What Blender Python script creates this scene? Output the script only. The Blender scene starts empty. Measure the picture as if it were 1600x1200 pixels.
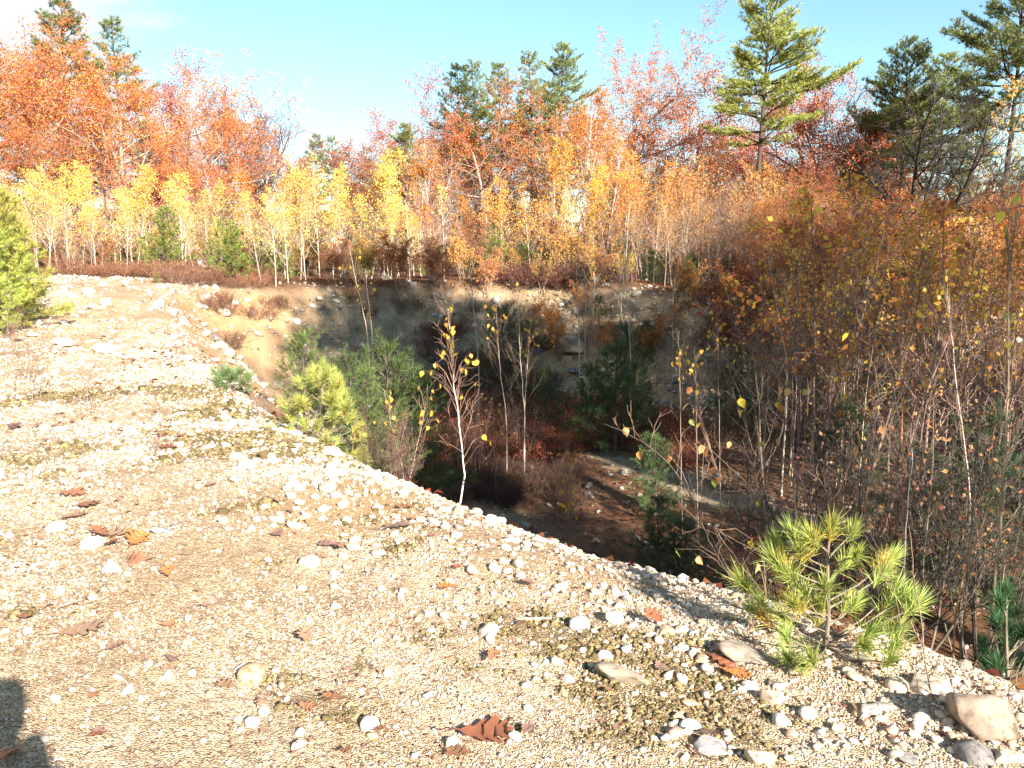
import bpy, bmesh, math, random
import numpy as np
from mathutils import Vector, Matrix

SC = bpy.context.scene
COL = SC.collection
PI = math.pi
R = math.radians

# ---------------------------------------------------------------- camera
FPX = 1256.0            # focal length in pixels of the 1600 x 1200 photograph
PITCH = R(9.0)
EYE = np.array([0.0, 0.0, 1.6])
cam_d = bpy.data.cameras.new('camera')
cam = bpy.data.objects.new('camera', cam_d)
COL.objects.link(cam)
cam.location = EYE
cam.rotation_euler = (PI / 2 - PITCH, 0, 0)
cam_d.sensor_width = 36.0
cam_d.lens = 36.0 * FPX / 1600.0
cam_d.clip_start = 0.05
cam_d.clip_end = 3000.0
SC.camera = cam

# ---------------------------------------------------------------- sky and sun
SUN_AZ, SUN_EL = 150.0, 26.0       # clockwise from +Y, above the horizon
world = bpy.data.worlds.new('World')
SC.world = world
world.use_nodes = True
wn, wl = world.node_tree.nodes, world.node_tree.links
wn.clear()
w_out = wn.new('ShaderNodeOutputWorld')
w_bg = wn.new('ShaderNodeBackground')
w_sky = wn.new('ShaderNodeTexSky')
w_sky.sky_type = 'NISHITA'
w_sky.sun_disc = False
w_sky.sun_elevation = R(SUN_EL)
w_sky.sun_rotation = R(SUN_AZ)
w_sky.air_density = 1.0
w_sky.dust_density = 0.1
w_sky.ozone_density = 1.0
SKY_STRENGTH = 0.060
w_bg.inputs['Strength'].default_value = SKY_STRENGTH
# thin high cloud, thickest in the west (left of the camera)
w_tc = wn.new('ShaderNodeTexCoord')
w_map = wn.new('ShaderNodeMapping')
w_map.inputs['Scale'].default_value = (1.0, 1.0, 2.6)
w_map.inputs['Location'].default_value = (0.35, 0.2, 0.1)
w_noise = wn.new('ShaderNodeTexNoise')
w_noise.inputs['Scale'].default_value = 3.2
w_noise.inputs['Detail'].default_value = 8.0
w_noise.inputs['Roughness'].default_value = 0.58
w_sep = wn.new('ShaderNodeSeparateXYZ')
w_west = wn.new('ShaderNodeMath'); w_west.operation = 'MULTIPLY_ADD'
w_west.inputs[1].default_value = -0.55
w_west.inputs[2].default_value = -0.20
w_add = wn.new('ShaderNodeMath'); w_add.operation = 'ADD'
w_ramp = wn.new('ShaderNodeMapRange')
w_ramp.interpolation_type = 'SMOOTHSTEP'
w_ramp.inputs['From Min'].default_value = 0.47
w_ramp.inputs['From Max'].default_value = 0.66
w_ramp.inputs['To Max'].default_value = 0.9
w_mix = wn.new('ShaderNodeMix'); w_mix.data_type = 'RGBA'
w_mix.inputs['B'].default_value = (4.6, 4.7, 4.8, 1)
wl.new(w_tc.outputs['Generated'], w_map.inputs['Vector'])
wl.new(w_map.outputs['Vector'], w_noise.inputs['Vector'])
wl.new(w_tc.outputs['Generated'], w_sep.inputs[0])
wl.new(w_sep.outputs['X'], w_west.inputs[0])
wl.new(w_west.outputs[0], w_add.inputs[0])
wl.new(w_noise.outputs['Fac'], w_add.inputs[1])
wl.new(w_add.outputs[0], w_ramp.inputs['Value'])
wl.new(w_ramp.outputs['Result'], w_mix.inputs['Factor'])
w_wb = wn.new('ShaderNodeMix'); w_wb.data_type = 'RGBA'; w_wb.blend_type = 'MULTIPLY'   # the camera's warm-to-cyan white balance
w_wb.inputs['Factor'].default_value = 1.0
w_wb.inputs['B'].default_value = (0.86, 1.06, 1.03, 1)
wl.new(w_sky.outputs['Color'], w_wb.inputs['A'])
wl.new(w_wb.outputs['Result'], w_mix.inputs['A'])
wl.new(w_mix.outputs['Result'], w_bg.inputs['Color'])
wl.new(w_bg.outputs['Background'], w_out.inputs['Surface'])

sun_d = bpy.data.lights.new('sun', 'SUN')
sun_d.energy = 5.0
sun_d.angle = R(0.53)
sun_d.color = (1.0, 0.91, 0.80)
sun = bpy.data.objects.new('sun', sun_d)
COL.objects.link(sun)
SUNV = np.array([math.sin(R(SUN_AZ)) * math.cos(R(SUN_EL)),
                 math.cos(R(SUN_AZ)) * math.cos(R(SUN_EL)), math.sin(R(SUN_EL))])
sun.rotation_euler = Vector(-SUNV).to_track_quat('-Z', 'Y').to_euler()
sun.location = (30, -45, 35)

SC.view_settings.view_transform = 'Standard'
SC.view_settings.look = 'None'
SC.view_settings.gamma = 1.0
SC.view_settings.use_curve_mapping = False
SC.view_settings.exposure = 1.98
SC.cycles.use_denoising = True
SC.cycles.max_bounces = 6
SC.cycles.diffuse_bounces = 4
SC.cycles.glossy_bounces = 2
SC.cycles.transmission_bounces = 3
SC.cycles.transparent_max_bounces = 4
SC.cycles.caustics_reflective = False
SC.cycles.caustics_refractive = False

# ---------------------------------------------------------------- numbers
def sstep(a, b, x):
    t = np.clip((x - a) / (b - a), 0, 1)
    return t * t * (3 - 2 * t)

def _hash(ix, iy, seed):
    n = (ix.astype(np.int64) * 374761393 + iy.astype(np.int64) * 668265263 + seed * 1442695041) & 0x7fffffff
    n = ((n ^ (n >> 13)) * 1274126177) & 0x7fffffff
    n = n ^ (n >> 16)
    return (n & 0xffff) / 65535.0

def vnoise(x, y, seed=0):
    x = np.asarray(x, float); y = np.asarray(y, float)
    ix = np.floor(x); iy = np.floor(y)
    fx = x - ix; fy = y - iy
    fx = fx * fx * (3 - 2 * fx); fy = fy * fy * (3 - 2 * fy)
    a = _hash(ix, iy, seed); b = _hash(ix + 1, iy, seed)
    c = _hash(ix, iy + 1, seed); d = _hash(ix + 1, iy + 1, seed)
    return (a + (b - a) * fx) * (1 - fy) + (c + (d - c) * fx) * fy - 0.5

def fbm(x, y, seed=0, octaves=4):
    s, a = 0.0, 1.0
    for o in range(octaves):
        s = s + a * vnoise(np.asarray(x) * 2 ** o, np.asarray(y) * 2 ** o, seed + o * 17)
        a *= 0.5
    return s

# ---------------------------------------------------------------- terrain: gravel bench, pit, far bank
RIM = [(9, -7.5), (5.4, -2.2), (3.1, 1.3), (2.0, 2.75), (1.42, 3.40), (0.92, 3.85), (0.20, 4.35), (-0.36, 5.05),
       (-1.18, 5.95), (-2.1, 7.3), (-2.95, 8.6), (-4.6, 11.4), (-6.6, 15.4), (-9.0, 19.8), (-9.4, 22.3),
       (-7.8, 25.2), (-4.6, 28.2), (0, 29.5), (3.6, 28.6), (6.0, 26.2), (9.5, 26.5), (15, 26), (21, 22), (25, 14),
       (24, 2), (18, -7)]

def chaikin(p, n):
    p = np.array(p, float)
    for _ in range(n):
        q = np.roll(p, -1, axis=0)
        p = np.stack([p * 0.75 + q * 0.25, p * 0.25 + q * 0.75], 1).reshape(-1, 2)
    return p

RIMS = chaikin(RIM, 2)

def sdf_poly(x, y, P):
    shp = x.shape
    x = x.ravel(); y = y.ravel()
    d2 = np.full(x.shape, 1e18); inside = np.zeros(x.shape, bool)
    for i in range(len(P)):
        ax, ay = P[i]; bx, by = P[(i + 1) % len(P)]
        ex, ey = bx - ax, by - ay
        t = np.clip(((x - ax) * ex + (y - ay) * ey) / (ex * ex + ey * ey + 1e-12), 0, 1)
        d2 = np.minimum(d2, (x - ax - t * ex) ** 2 + (y - ay - t * ey) ** 2)
        c = (ay > y) != (by > y)
        with np.errstate(divide='ignore', invalid='ignore'):
            xi = (bx - ax) * (y - ay) / (by - ay if by != ay else 1e-9) + ax
        inside ^= c & (x < xi)
    d = np.sqrt(d2)
    return np.where(inside, d, -d).reshape(shp)

GX0, GY0, GS = -42.0, -24.0, 0.125
_gx = np.arange(GX0, 45.0, GS); _gy = np.arange(GY0, 66.0, GS)
_X, _Y = np.meshgrid(_gx, _gy, indexing='ij')
_SD = sdf_poly(_X, _Y, RIMS)

def bil(G, x, y):
    fx = np.clip((np.asarray(x, float) - GX0) / GS, 0, G.shape[0] - 1.001)
    fy = np.clip((np.asarray(y, float) - GY0) / GS, 0, G.shape[1] - 1.001)
    ix = fx.astype(int); iy = fy.astype(int)
    fx = fx - ix; fy = fy - iy
    return ((G[ix, iy] * (1 - fx) + G[ix + 1, iy] * fx) * (1 - fy)
            + (G[ix, iy + 1] * (1 - fx) + G[ix + 1, iy + 1] * fx) * fy)

def sd(x, y):
    return bil(_SD, x, y)

FLOOR = -2.5

def plateau(x, y):
    far = sstep(9, 27, y)
    z = 0.75 * far + 0.012 * np.clip(y - 28, 0, 60)
    z = z * (1 - 0.75 * sstep(3, 9, x))
    z = z + 0.35 * sstep(-6, -14, x) * far
    z = z + 0.32 * np.exp(-(((x + 10) / 4.2) ** 2 + ((y - 18.5) / 3.2) ** 2))
    z = z + 0.10 * fbm(x * 0.25, y * 0.25, 5, 3) * sstep(5, 12, np.hypot(x, y))
    return z

def _base(x, y, d):
    w = 4.0 + 0.8 * sstep(18, 25, y) * (1 - sstep(5, 9, x)) + 7.0 * sstep(6, 12, x)
    t = np.clip((d + 0.30) / w, 0, 1)
    p = t * t * (3 - 2 * t)
    fl = FLOOR + 0.25 * fbm(x * 0.3, y * 0.3, 9, 3) + 0.05 * np.clip(y - 14, 0, 20) * sstep(4, 10, x)
    return plateau(x, y) * (1 - p) + fl * p

_H0 = _base(_X, _Y, _SD)

def h(x, y):
    x = np.asarray(x, float); y = np.asarray(y, float)
    z = bil(_H0, x, y)
    r = np.hypot(x, y)
    d = sd(x, y)
    bank = sstep(0.2, 1.2, d) * (1 - sstep(4.0, 6.0, d))
    z = z + bank * (0.34 * fbm(x * 0.55, y * 0.55, 31, 4) + 0.22 * fbm(x * 1.7, y * 0.5, 37, 4) + 0.10 * fbm(x * 3.1, y * 3.1, 39, 3)) * sstep(6, 12, y)
    z = z + 0.035 * fbm(x * 1.1, y * 1.1, 3, 4) + 0.016 * fbm(x * 4.3, y * 4.3, 7, 3)
    rub = sstep(9, 12, y) * (1 - sstep(20, 23, y)) * sstep(-0.5, -1.5, d)
    z = z + rub * 0.10 * fbm(x * 1.7, y * 1.7, 77, 3)
    z = z + 6.0 * sstep(44, 120, r) + 3.0 * fbm(x * 0.02, y * 0.02, 41, 2) * sstep(70, 160, r)
    return z

def ray(px, py):
    u = (px - 800.0) / FPX; v = -(py - 600.0) / FPX
    c, s = math.cos(PITCH), math.sin(PITCH)
    return np.array([u, c + v * s, -s + v * c])

def at_y(px, py, Y):
    """Point of the sight line through a photo pixel at distance Y in front of the camera."""
    d = ray(px, py)
    return EYE + d * (Y / d[1])

_ts = np.concatenate([np.arange(1.5, 14, 0.02), np.arange(14, 70, 0.1)])

def gpt(px, py, near=1.5):
    """Where the sight line through a photo pixel meets the ground."""
    d = ray(px, py)
    P = EYE[None] + d[None] * _ts[:, None]
    below = (P[:, 2] < h(P[:, 0], P[:, 1])) & (_ts > near)
    i = int(np.argmax(below)) if below.any() else len(_ts) - 1
    p = P[i]
    return np.array([p[0], p[1], float(h(p[0], p[1]))])

def gz(x, y):
    return float(h(np.array([x]), np.array([y]))[0])

PATHLINE = [(1.9, 16.6), (2.6, 15.3), (3.5, 13.8), (4.3, 12.6), (5.2, 11.8)]

def dist_line(x, y, L):
    d = np.full(np.shape(x), 1e9)
    for (ax, ay), (bx, by) in zip(L[:-1], L[1:]):
        ex, ey = bx - ax, by - ay
        t = np.clip(((x - ax) * ex + (y - ay) * ey) / (ex * ex + ey * ey), 0, 1)
        d = np.minimum(d, np.hypot(x - ax - t * ex, y - ay - t * ey))
    return d

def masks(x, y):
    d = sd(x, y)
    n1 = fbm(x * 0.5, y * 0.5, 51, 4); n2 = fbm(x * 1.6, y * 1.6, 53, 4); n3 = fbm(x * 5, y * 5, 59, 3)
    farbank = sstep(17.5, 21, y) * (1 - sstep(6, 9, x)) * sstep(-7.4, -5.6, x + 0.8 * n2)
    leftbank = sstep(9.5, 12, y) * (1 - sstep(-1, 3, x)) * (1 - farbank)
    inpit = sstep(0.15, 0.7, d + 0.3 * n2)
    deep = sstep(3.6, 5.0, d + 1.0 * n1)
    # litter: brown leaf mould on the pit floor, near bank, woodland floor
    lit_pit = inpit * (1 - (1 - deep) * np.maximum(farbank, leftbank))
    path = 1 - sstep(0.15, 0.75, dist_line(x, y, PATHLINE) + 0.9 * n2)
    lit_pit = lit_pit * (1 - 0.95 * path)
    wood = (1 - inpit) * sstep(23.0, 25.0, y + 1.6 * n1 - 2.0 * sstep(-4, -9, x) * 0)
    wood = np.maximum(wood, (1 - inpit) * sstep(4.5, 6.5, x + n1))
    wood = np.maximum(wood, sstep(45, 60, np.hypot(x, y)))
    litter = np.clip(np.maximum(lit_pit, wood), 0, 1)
    scree = np.exp(-(((x - 7.2) / 1.6) ** 2 + ((y - 23.8) / 2.6) ** 2))
    litter = litter * (1 - 0.8 * sstep(0.25, 0.6, scree + 0.4 * n2))
    orange = leftbank * inpit * (1 - deep) * sstep(-0.35, 0.1, n1 + 0.03 * (y - 12))
    op = gpt_cache['patch']
    orange = np.maximum(orange, 1.0 * np.exp(-(((x - op[0]) / 0.75) ** 2 + ((y - op[1]) / 0.6) ** 2)) * sstep(-0.35, 0.15, n2 + 0.1))
    dirt = farbank * inpit * (1 - deep)
    mossy = 0.95 * sstep(-0.05, 0.55, n2 + 0.5 * n3 + 0.95 * mosszone(x, y) - 0.35) * (1 - inpit) * (1 - wood)
    return dict(litter=litter, orange=orange, dirt=dirt, moss=mossy, path=path * inpit)

MOSSZ = []
gpt_cache = {}

def mosszone(x, y):
    m = np.zeros(np.shape(x))
    for (cx, cy, rx, ry, s) in MOSSZ:
        m = np.maximum(m, s * np.exp(-(((x - cx) / rx) ** 2 + ((y - cy) / ry) ** 2)))
    return m

gpt_cache['patch'] = gpt(560, 785)
for (px, py, rx, ry, s) in [(900, 1000, .42, .34, 1.0), (780, 980, .25, .25, .8), (980, 1090, .35, .22, 1.0), (1100, 1085, .3, .2, .7),
                            (560, 1130, .35, .14, .7), (900, 1150, .4, .12, .9), (820, 1060, .3, .2, .7), (1000, 1150, .3, .12, .8), (720, 1000, .3, .25, .6), (1040, 1010, .25, .25, .6), (700, 1120, .3, .12, .55), (420, 1070, .2, .15, .6), (520, 820, .5, .3, .5), (470, 690, .5, .5, .9), (180, 700, .7, .4, .7), (350, 640, 1.2, .8, .8), (460, 1100, .25, .12, .6), (1140, 1160, .2, .1, .8),
                            (400, 700, .8, .55, 1.0), (300, 690, .8, .5, .85), (260, 615, 1.6, 1.1, .8), (130, 740, .6, .4, .55),
                            (620, 860, .25, .2, .5), (60, 640, 1.2, .8, .4)]:
    p = gpt(px, py)
    MOSSZ.append((p[0], p[1], rx, ry, s))

# ---------------------------------------------------------------- mesh building
class MB:
    def __init__(self):
        self.V, self.F, self.n = [], [], 0
    def add(self, v, f):
        v = np.asarray(v, float).reshape(-1, 3)
        f = np.asarray(f, int)
        self.V.append(v); self.F.append(f + self.n); self.n += len(v)
    def tube(self, pts, rad, sides=4, cap=True):
        pts = np.asarray(pts, float); n = len(pts)
        rad = np.broadcast_to(np.asarray(rad, float), (n,))
        t = np.empty_like(pts)
        t[1:-1] = pts[2:] - pts[:-2]; t[0] = pts[1] - pts[0]; t[-1] = pts[-1] - pts[-2]
        t /= np.linalg.norm(t, axis=1)[:, None] + 1e-12
        m = t.mean(0)
        ref = np.array([1.0, 0.13, 0.05]) if abs(m[0]) < 0.7 * np.linalg.norm(m) + 1e-9 else np.array([0.07, 1.0, 0.11])
        u = np.cross(t, ref); u /= np.linalg.norm(u, axis=1)[:, None] + 1e-12
        w = np.cross(t, u)
        a = np.arange(sides) * 2 * PI / sides
        v = pts[:, None] + rad[:, None, None] * (u[:, None] * np.cos(a)[None, :, None] + w[:, None] * np.sin(a)[None, :, None])
        i = np.arange(n - 1)[:, None] * sides; j = np.arange(sides)[None]; k = (j + 1) % sides
        f = np.stack([i + j, i + k, i + sides + k, i + sides + j], -1).reshape(-1, 4)
        base = self.n
        self.add(v, f)
        if cap and sides > 3 and rad[-1] > 0.004:
            self.F.append(base + np.array([[(n - 1) * sides + q for q in range(sides)]]))
    def mesh(self, name, smooth=True):
        me = bpy.data.meshes.new(name)
        if not self.V:
            return me
        V = np.concatenate(self.V)
        loops = np.concatenate([f.ravel() for f in self.F]).astype(np.int32)
        tot = np.concatenate([np.full(f.shape[0], f.shape[1], np.int32) for f in self.F])
        st = np.concatenate([[0], np.cumsum(tot)[:-1]]).astype(np.int32)
        me.vertices.add(len(V)); me.vertices.foreach_set('co', V.astype(np.float32).ravel())
        me.loops.add(len(loops)); me.loops.foreach_set('vertex_index', loops)
        me.polygons.add(len(tot)); me.polygons.foreach_set('loop_start', st)
        if smooth:
            me.polygons.foreach_set('use_smooth', np.ones(len(tot), bool))
        me.update(calc_edges=True)
        return me

def nrm(v):
    return v / (np.linalg.norm(v, axis=-1, keepdims=True) + 1e-12)

def leaf_quads(mb, P, A, L, W, rng, up=0.35, fold=0.18):
    """One folded diamond per leaf: P base points, A axis directions."""
    n = len(P)
    if n == 0:
        return
    A = nrm(A)
    N = nrm(rng.normal(0, 1, (n, 3)) + np.array([0, 0, up * 2]))
    B = nrm(np.cross(A, N)); N = np.cross(B, A)
    L = np.broadcast_to(L, (n,))[:, None] * rng.uniform(.7, 1.25, (n, 1)); W = np.broadcast_to(W, (n,))[:, None] * rng.uniform(.7, 1.2, (n, 1))
    q = np.stack([P, P + A * L * .48 + B * W * .5 + N * W * fold, P + A * L - N * L * .12, P + A * L * .48 - B * W * .5 + N * W * fold], 1)
    mb.add(q, np.arange(4 * n).reshape(n, 4))

def blades(mb, P, D, n, L, W, spread, rng, bend=0.0, start=0.0):
    """n needle blades round each point P along direction D (triangles)."""
    P = np.asarray(P, float); D = nrm(np.asarray(D, float)); N = len(P)
    if N == 0:
        return
    P = np.repeat(P, n, 0); D = np.repeat(D, n, 0)
    if start:
        P = P - D * rng.uniform(0, start, (len(P), 1))
    d = nrm(D + rng.normal(0, spread, P.shape))
    s = nrm(np.cross(d, rng.normal(0, 1, P.shape)))
    l = L * rng.uniform(.75, 1.2, (len(P), 1))
    tip = P + d * l; tip[:, 2] -= bend * l[:, 0]
    if W < 0.006:
        mid = P + d * l * .55; mid[:, 2] -= bend * l[:, 0] * .2
        v = np.stack([P - s * W * .4, P + s * W * .4, mid + s * W * .5, tip, mid - s * W * .5], 1)
        mb.add(v, np.arange(5 * len(P)).reshape(-1, 5))
    else:
        v = np.stack([P - s * W * .5, P + s * W * .5, tip], 1)
        mb.add(v, np.arange(3 * len(P)).reshape(-1, 3))

# ---------------------------------------------------------------- materials
def new_mat(name):
    m = bpy.data.materials.new(name); m.use_nodes = True
    nt = m.node_tree; nt.nodes.clear()
    out = nt.nodes.new('ShaderNodeOutputMaterial')
    return m, nt, out

def nd(nt, typ, **kw):
    n = nt.nodes.new(typ)
    for k, v in kw.items():
        if k.startswith('i_'):
            key = k[2:]
            key = int(key) if key.isdigit() else key.replace('_', ' ')
            n.inputs[key].default_value = v
        else:
            setattr(n, k, v)
    return n

def ramp(nt, stops, interp='LINEAR'):
    r = nt.nodes.new('ShaderNodeValToRGB')
    e = r.color_ramp.elements
    r.color_ramp.interpolation = interp
    while len(e) < len(stops):
        e.new(0.5)
    for i, (p, c) in enumerate(stops):
        e[i].position = p; e[i].color = (*c, 1)
    return r

def leaf_mat(name, transl=0.45, dv=0.55, dh=0.03, rough=0.55):
    """Colour from the object colour, varied leaf by leaf."""
    m, nt, out = new_mat(name)
    oi = nd(nt, 'ShaderNodeObjectInfo'); ge = nd(nt, 'ShaderNodeNewGeometry')
    wn_ = nd(nt, 'ShaderNodeTexWhiteNoise', noise_dimensions='1D')
    nt.links.new(ge.outputs['Random Per Island'], wn_.inputs['W'])
    hs = nd(nt, 'ShaderNodeHueSaturation')
    mr = nd(nt, 'ShaderNodeMapRange', i_3=1 - dv * .6, i_4=1 + dv)
    mh = nd(nt, 'ShaderNodeMapRange', i_3=.5 - dh, i_4=.5 + dh)
    nt.links.new(ge.outputs['Random Per Island'], mr.inputs[0])
    nt.links.new(wn_.outputs['Value'], mh.inputs[0])
    nt.links.new(oi.outputs['Color'], hs.inputs['Color'])
    nt.links.new(mr.outputs[0], hs.inputs['Value']); nt.links.new(mh.outputs[0], hs.inputs['Hue'])
    pb = nd(nt, 'ShaderNodeBsdfPrincipled', i_Roughness=rough)
    pb.inputs['Specular IOR Level'].default_value = 0.35
    tr = nd(nt, 'ShaderNodeBsdfTranslucent')
    mx = nd(nt, 'ShaderNodeMixShader', i_0=transl)
    nt.links.new(hs.outputs[0], pb.inputs['Base Color']); nt.links.new(hs.outputs[0], tr.inputs['Color'])
    nt.links.new(pb.outputs[0], mx.inputs[1]); nt.links.new(tr.outputs[0], mx.inputs[2])
    nt.links.new(mx.outputs[0], out.inputs['Surface'])
    return m

def bark_mat(name, rough=0.85, streak=12.0, dark=0.45, birch=False):
    m, nt, out = new_mat(name)
    oi = nd(nt, 'ShaderNodeObjectInfo'); tc = nd(nt, 'ShaderNodeTexCoord')
    mp = nd(nt, 'ShaderNodeMapping')
    mp.inputs['Scale'].default_value = (3, 3, 14) if birch else (streak, streak, 2.0)
    nz = nd(nt, 'ShaderNodeTexNoise', i_Scale=2.2 if birch else 3.0, i_Detail=5.0)
    nt.links.new(tc.outputs['Object'], mp.inputs[0]); nt.links.new(mp.outputs[0], nz.inputs['Vector'])
    rp = ramp(nt, [(0.36, (.10, .08, .07)), (0.44, (1, 1, 1)), (1, (1.0, .97, .92))] if birch else [(.3, (dark,) * 3), (.7, (1.25, 1.25, 1.25))])
    nt.links.new(nz.outputs[0], rp.inputs[0])
    mx = nd(nt, 'ShaderNodeMix', data_type='RGBA', blend_type='MULTIPLY'); mx.inputs['Factor'].default_value = 1
    nt.links.new(oi.outputs['Color'], mx.inputs['A']); nt.links.new(rp.outputs[0], mx.inputs['B'])
    pb = nd(nt, 'ShaderNodeBsdfPrincipled', i_Roughness=rough)
    pb.inputs['Specular IOR Level'].default_value = 0.25
    nt.links.new(mx.outputs['Result'], pb.inputs['Base Color'])
    bp = nd(nt, 'ShaderNodeBump', i_Strength=.5, i_Distance=.02)
    nt.links.new(nz.outputs[0], bp.inputs['Height']); nt.links.new(bp.outputs[0], pb.inputs['Normal'])
    nt.links.new(pb.outputs[0], out.inputs['Surface'])
    return m

def stone_mat(name='stone'):
    m, nt, out = new_mat(name)
    oi = nd(nt, 'ShaderNodeObjectInfo'); tc = nd(nt, 'ShaderNodeTexCoord')
    n1 = nd(nt, 'ShaderNodeTexNoise', i_Scale=2.5, i_Detail=8.0, i_Roughness=.65)
    n2 = nd(nt, 'ShaderNodeTexNoise', i_Scale=38.0, i_Detail=4.0)
    ad = nd(nt, 'ShaderNodeVectorMath', operation='ADD')
    cm = nd(nt, 'ShaderNodeCombineXYZ')
    ml = nd(nt, 'ShaderNodeMath', operation='MULTIPLY', i_1=37.0)
    nt.links.new(oi.outputs['Random'], ml.inputs[0]); nt.links.new(ml.outputs[0], cm.inputs[0]); nt.links.new(ml.outputs[0], cm.inputs[1])
    nt.links.new(tc.outputs['Object'], ad.inputs[0]); nt.links.new(cm.outputs[0], ad.inputs[1])
    nt.links.new(ad.outputs[0], n1.inputs['Vector']); nt.links.new(ad.outputs[0], n2.inputs['Vector'])
    r1 = ramp(nt, [(.36, (.42, .38, .34)), (.47, (.95, .92, .88)), (.6, (1.18, 1.16, 1.12)), (.72, (1.4, 1.36, 1.3))])
    r2 = ramp(nt, [(.32, (.72, .72, .72)), (.5, (1, 1, 1)), (.7, (1.15, 1.15, 1.15))])
    nt.links.new(n1.outputs[0], r1.inputs[0]); nt.links.new(n2.outputs[0], r2.inputs[0])
    a = nd(nt, 'ShaderNodeMix', data_type='RGBA', blend_type='MULTIPLY'); a.inputs['Factor'].default_value = 1
    b = nd(nt, 'ShaderNodeMix', data_type='RGBA', blend_type='MULTIPLY'); b.inputs['Factor'].default_value = 1
    nt.links.new(oi.outputs['Color'], a.inputs['A']); nt.links.new(r1.outputs[0], a.inputs['B'])
    nt.links.new(a.outputs['Result'], b.inputs['A']); nt.links.new(r2.outputs[0], b.inputs['B'])
    pb = nd(nt, 'ShaderNodeBsdfPrincipled', i_Roughness=.8)
    pb.inputs['Specular IOR Level'].default_value = 0.3
    nt.links.new(b.outputs['Result'], pb.inputs['Base Color'])
    bp = nd(nt, 'ShaderNodeBump', i_Strength=.2, i_Distance=.03)
    nt.links.new(n2.outputs[0], bp.inputs['Height']); nt.links.new(bp.outputs[0], pb.inputs['Normal'])
    nt.links.new(pb.outputs[0], out.inputs['Surface'])
    return m

def instance_mat(name, stops, rough=.8, interp='LINEAR'):
    """Each scattered piece takes its own colour from the ramp."""
    m, nt, out = new_mat(name)
    oi = nd(nt, 'ShaderNodeObjectInfo'); tc = nd(nt, 'ShaderNodeTexCoord')
    rp = ramp(nt, stops, interp)
    nt.links.new(oi.outputs['Random'], rp.inputs[0])
    nz = nd(nt, 'ShaderNodeTexNoise', i_Scale=4.0, i_Detail=4.0)
    nt.links.new(tc.outputs['Object'], nz.inputs['Vector'])
    mr = nd(nt, 'ShaderNodeMapRange', i_3=.7, i_4=1.3)
    nt.links.new(nz.outputs[0], mr.inputs[0])
    mx = nd(nt, 'ShaderNodeVectorMath', operation='MULTIPLY')
    nt.links.new(rp.outputs[0], mx.inputs[0]); nt.links.new(mr.outputs[0], mx.inputs[1])
    pb = nd(nt, 'ShaderNodeBsdfPrincipled', i_Roughness=rough)
    pb.inputs['Specular IOR Level'].default_value = 0.3
    nt.links.new(mx.outputs[0], pb.inputs['Base Color'])
    nt.links.new(pb.outputs[0], out.inputs['Surface'])
    return m

M_LEAF = leaf_mat('autumn_leaf')
M_NEEDLE = leaf_mat('pine_needle', transl=.30, dv=.6, dh=.035, rough=.5)
M_BARK = bark_mat('bark')
M_BIRCH = bark_mat('birch_bark', birch=True, rough=.7)
M_STONE = stone_mat()

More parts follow.
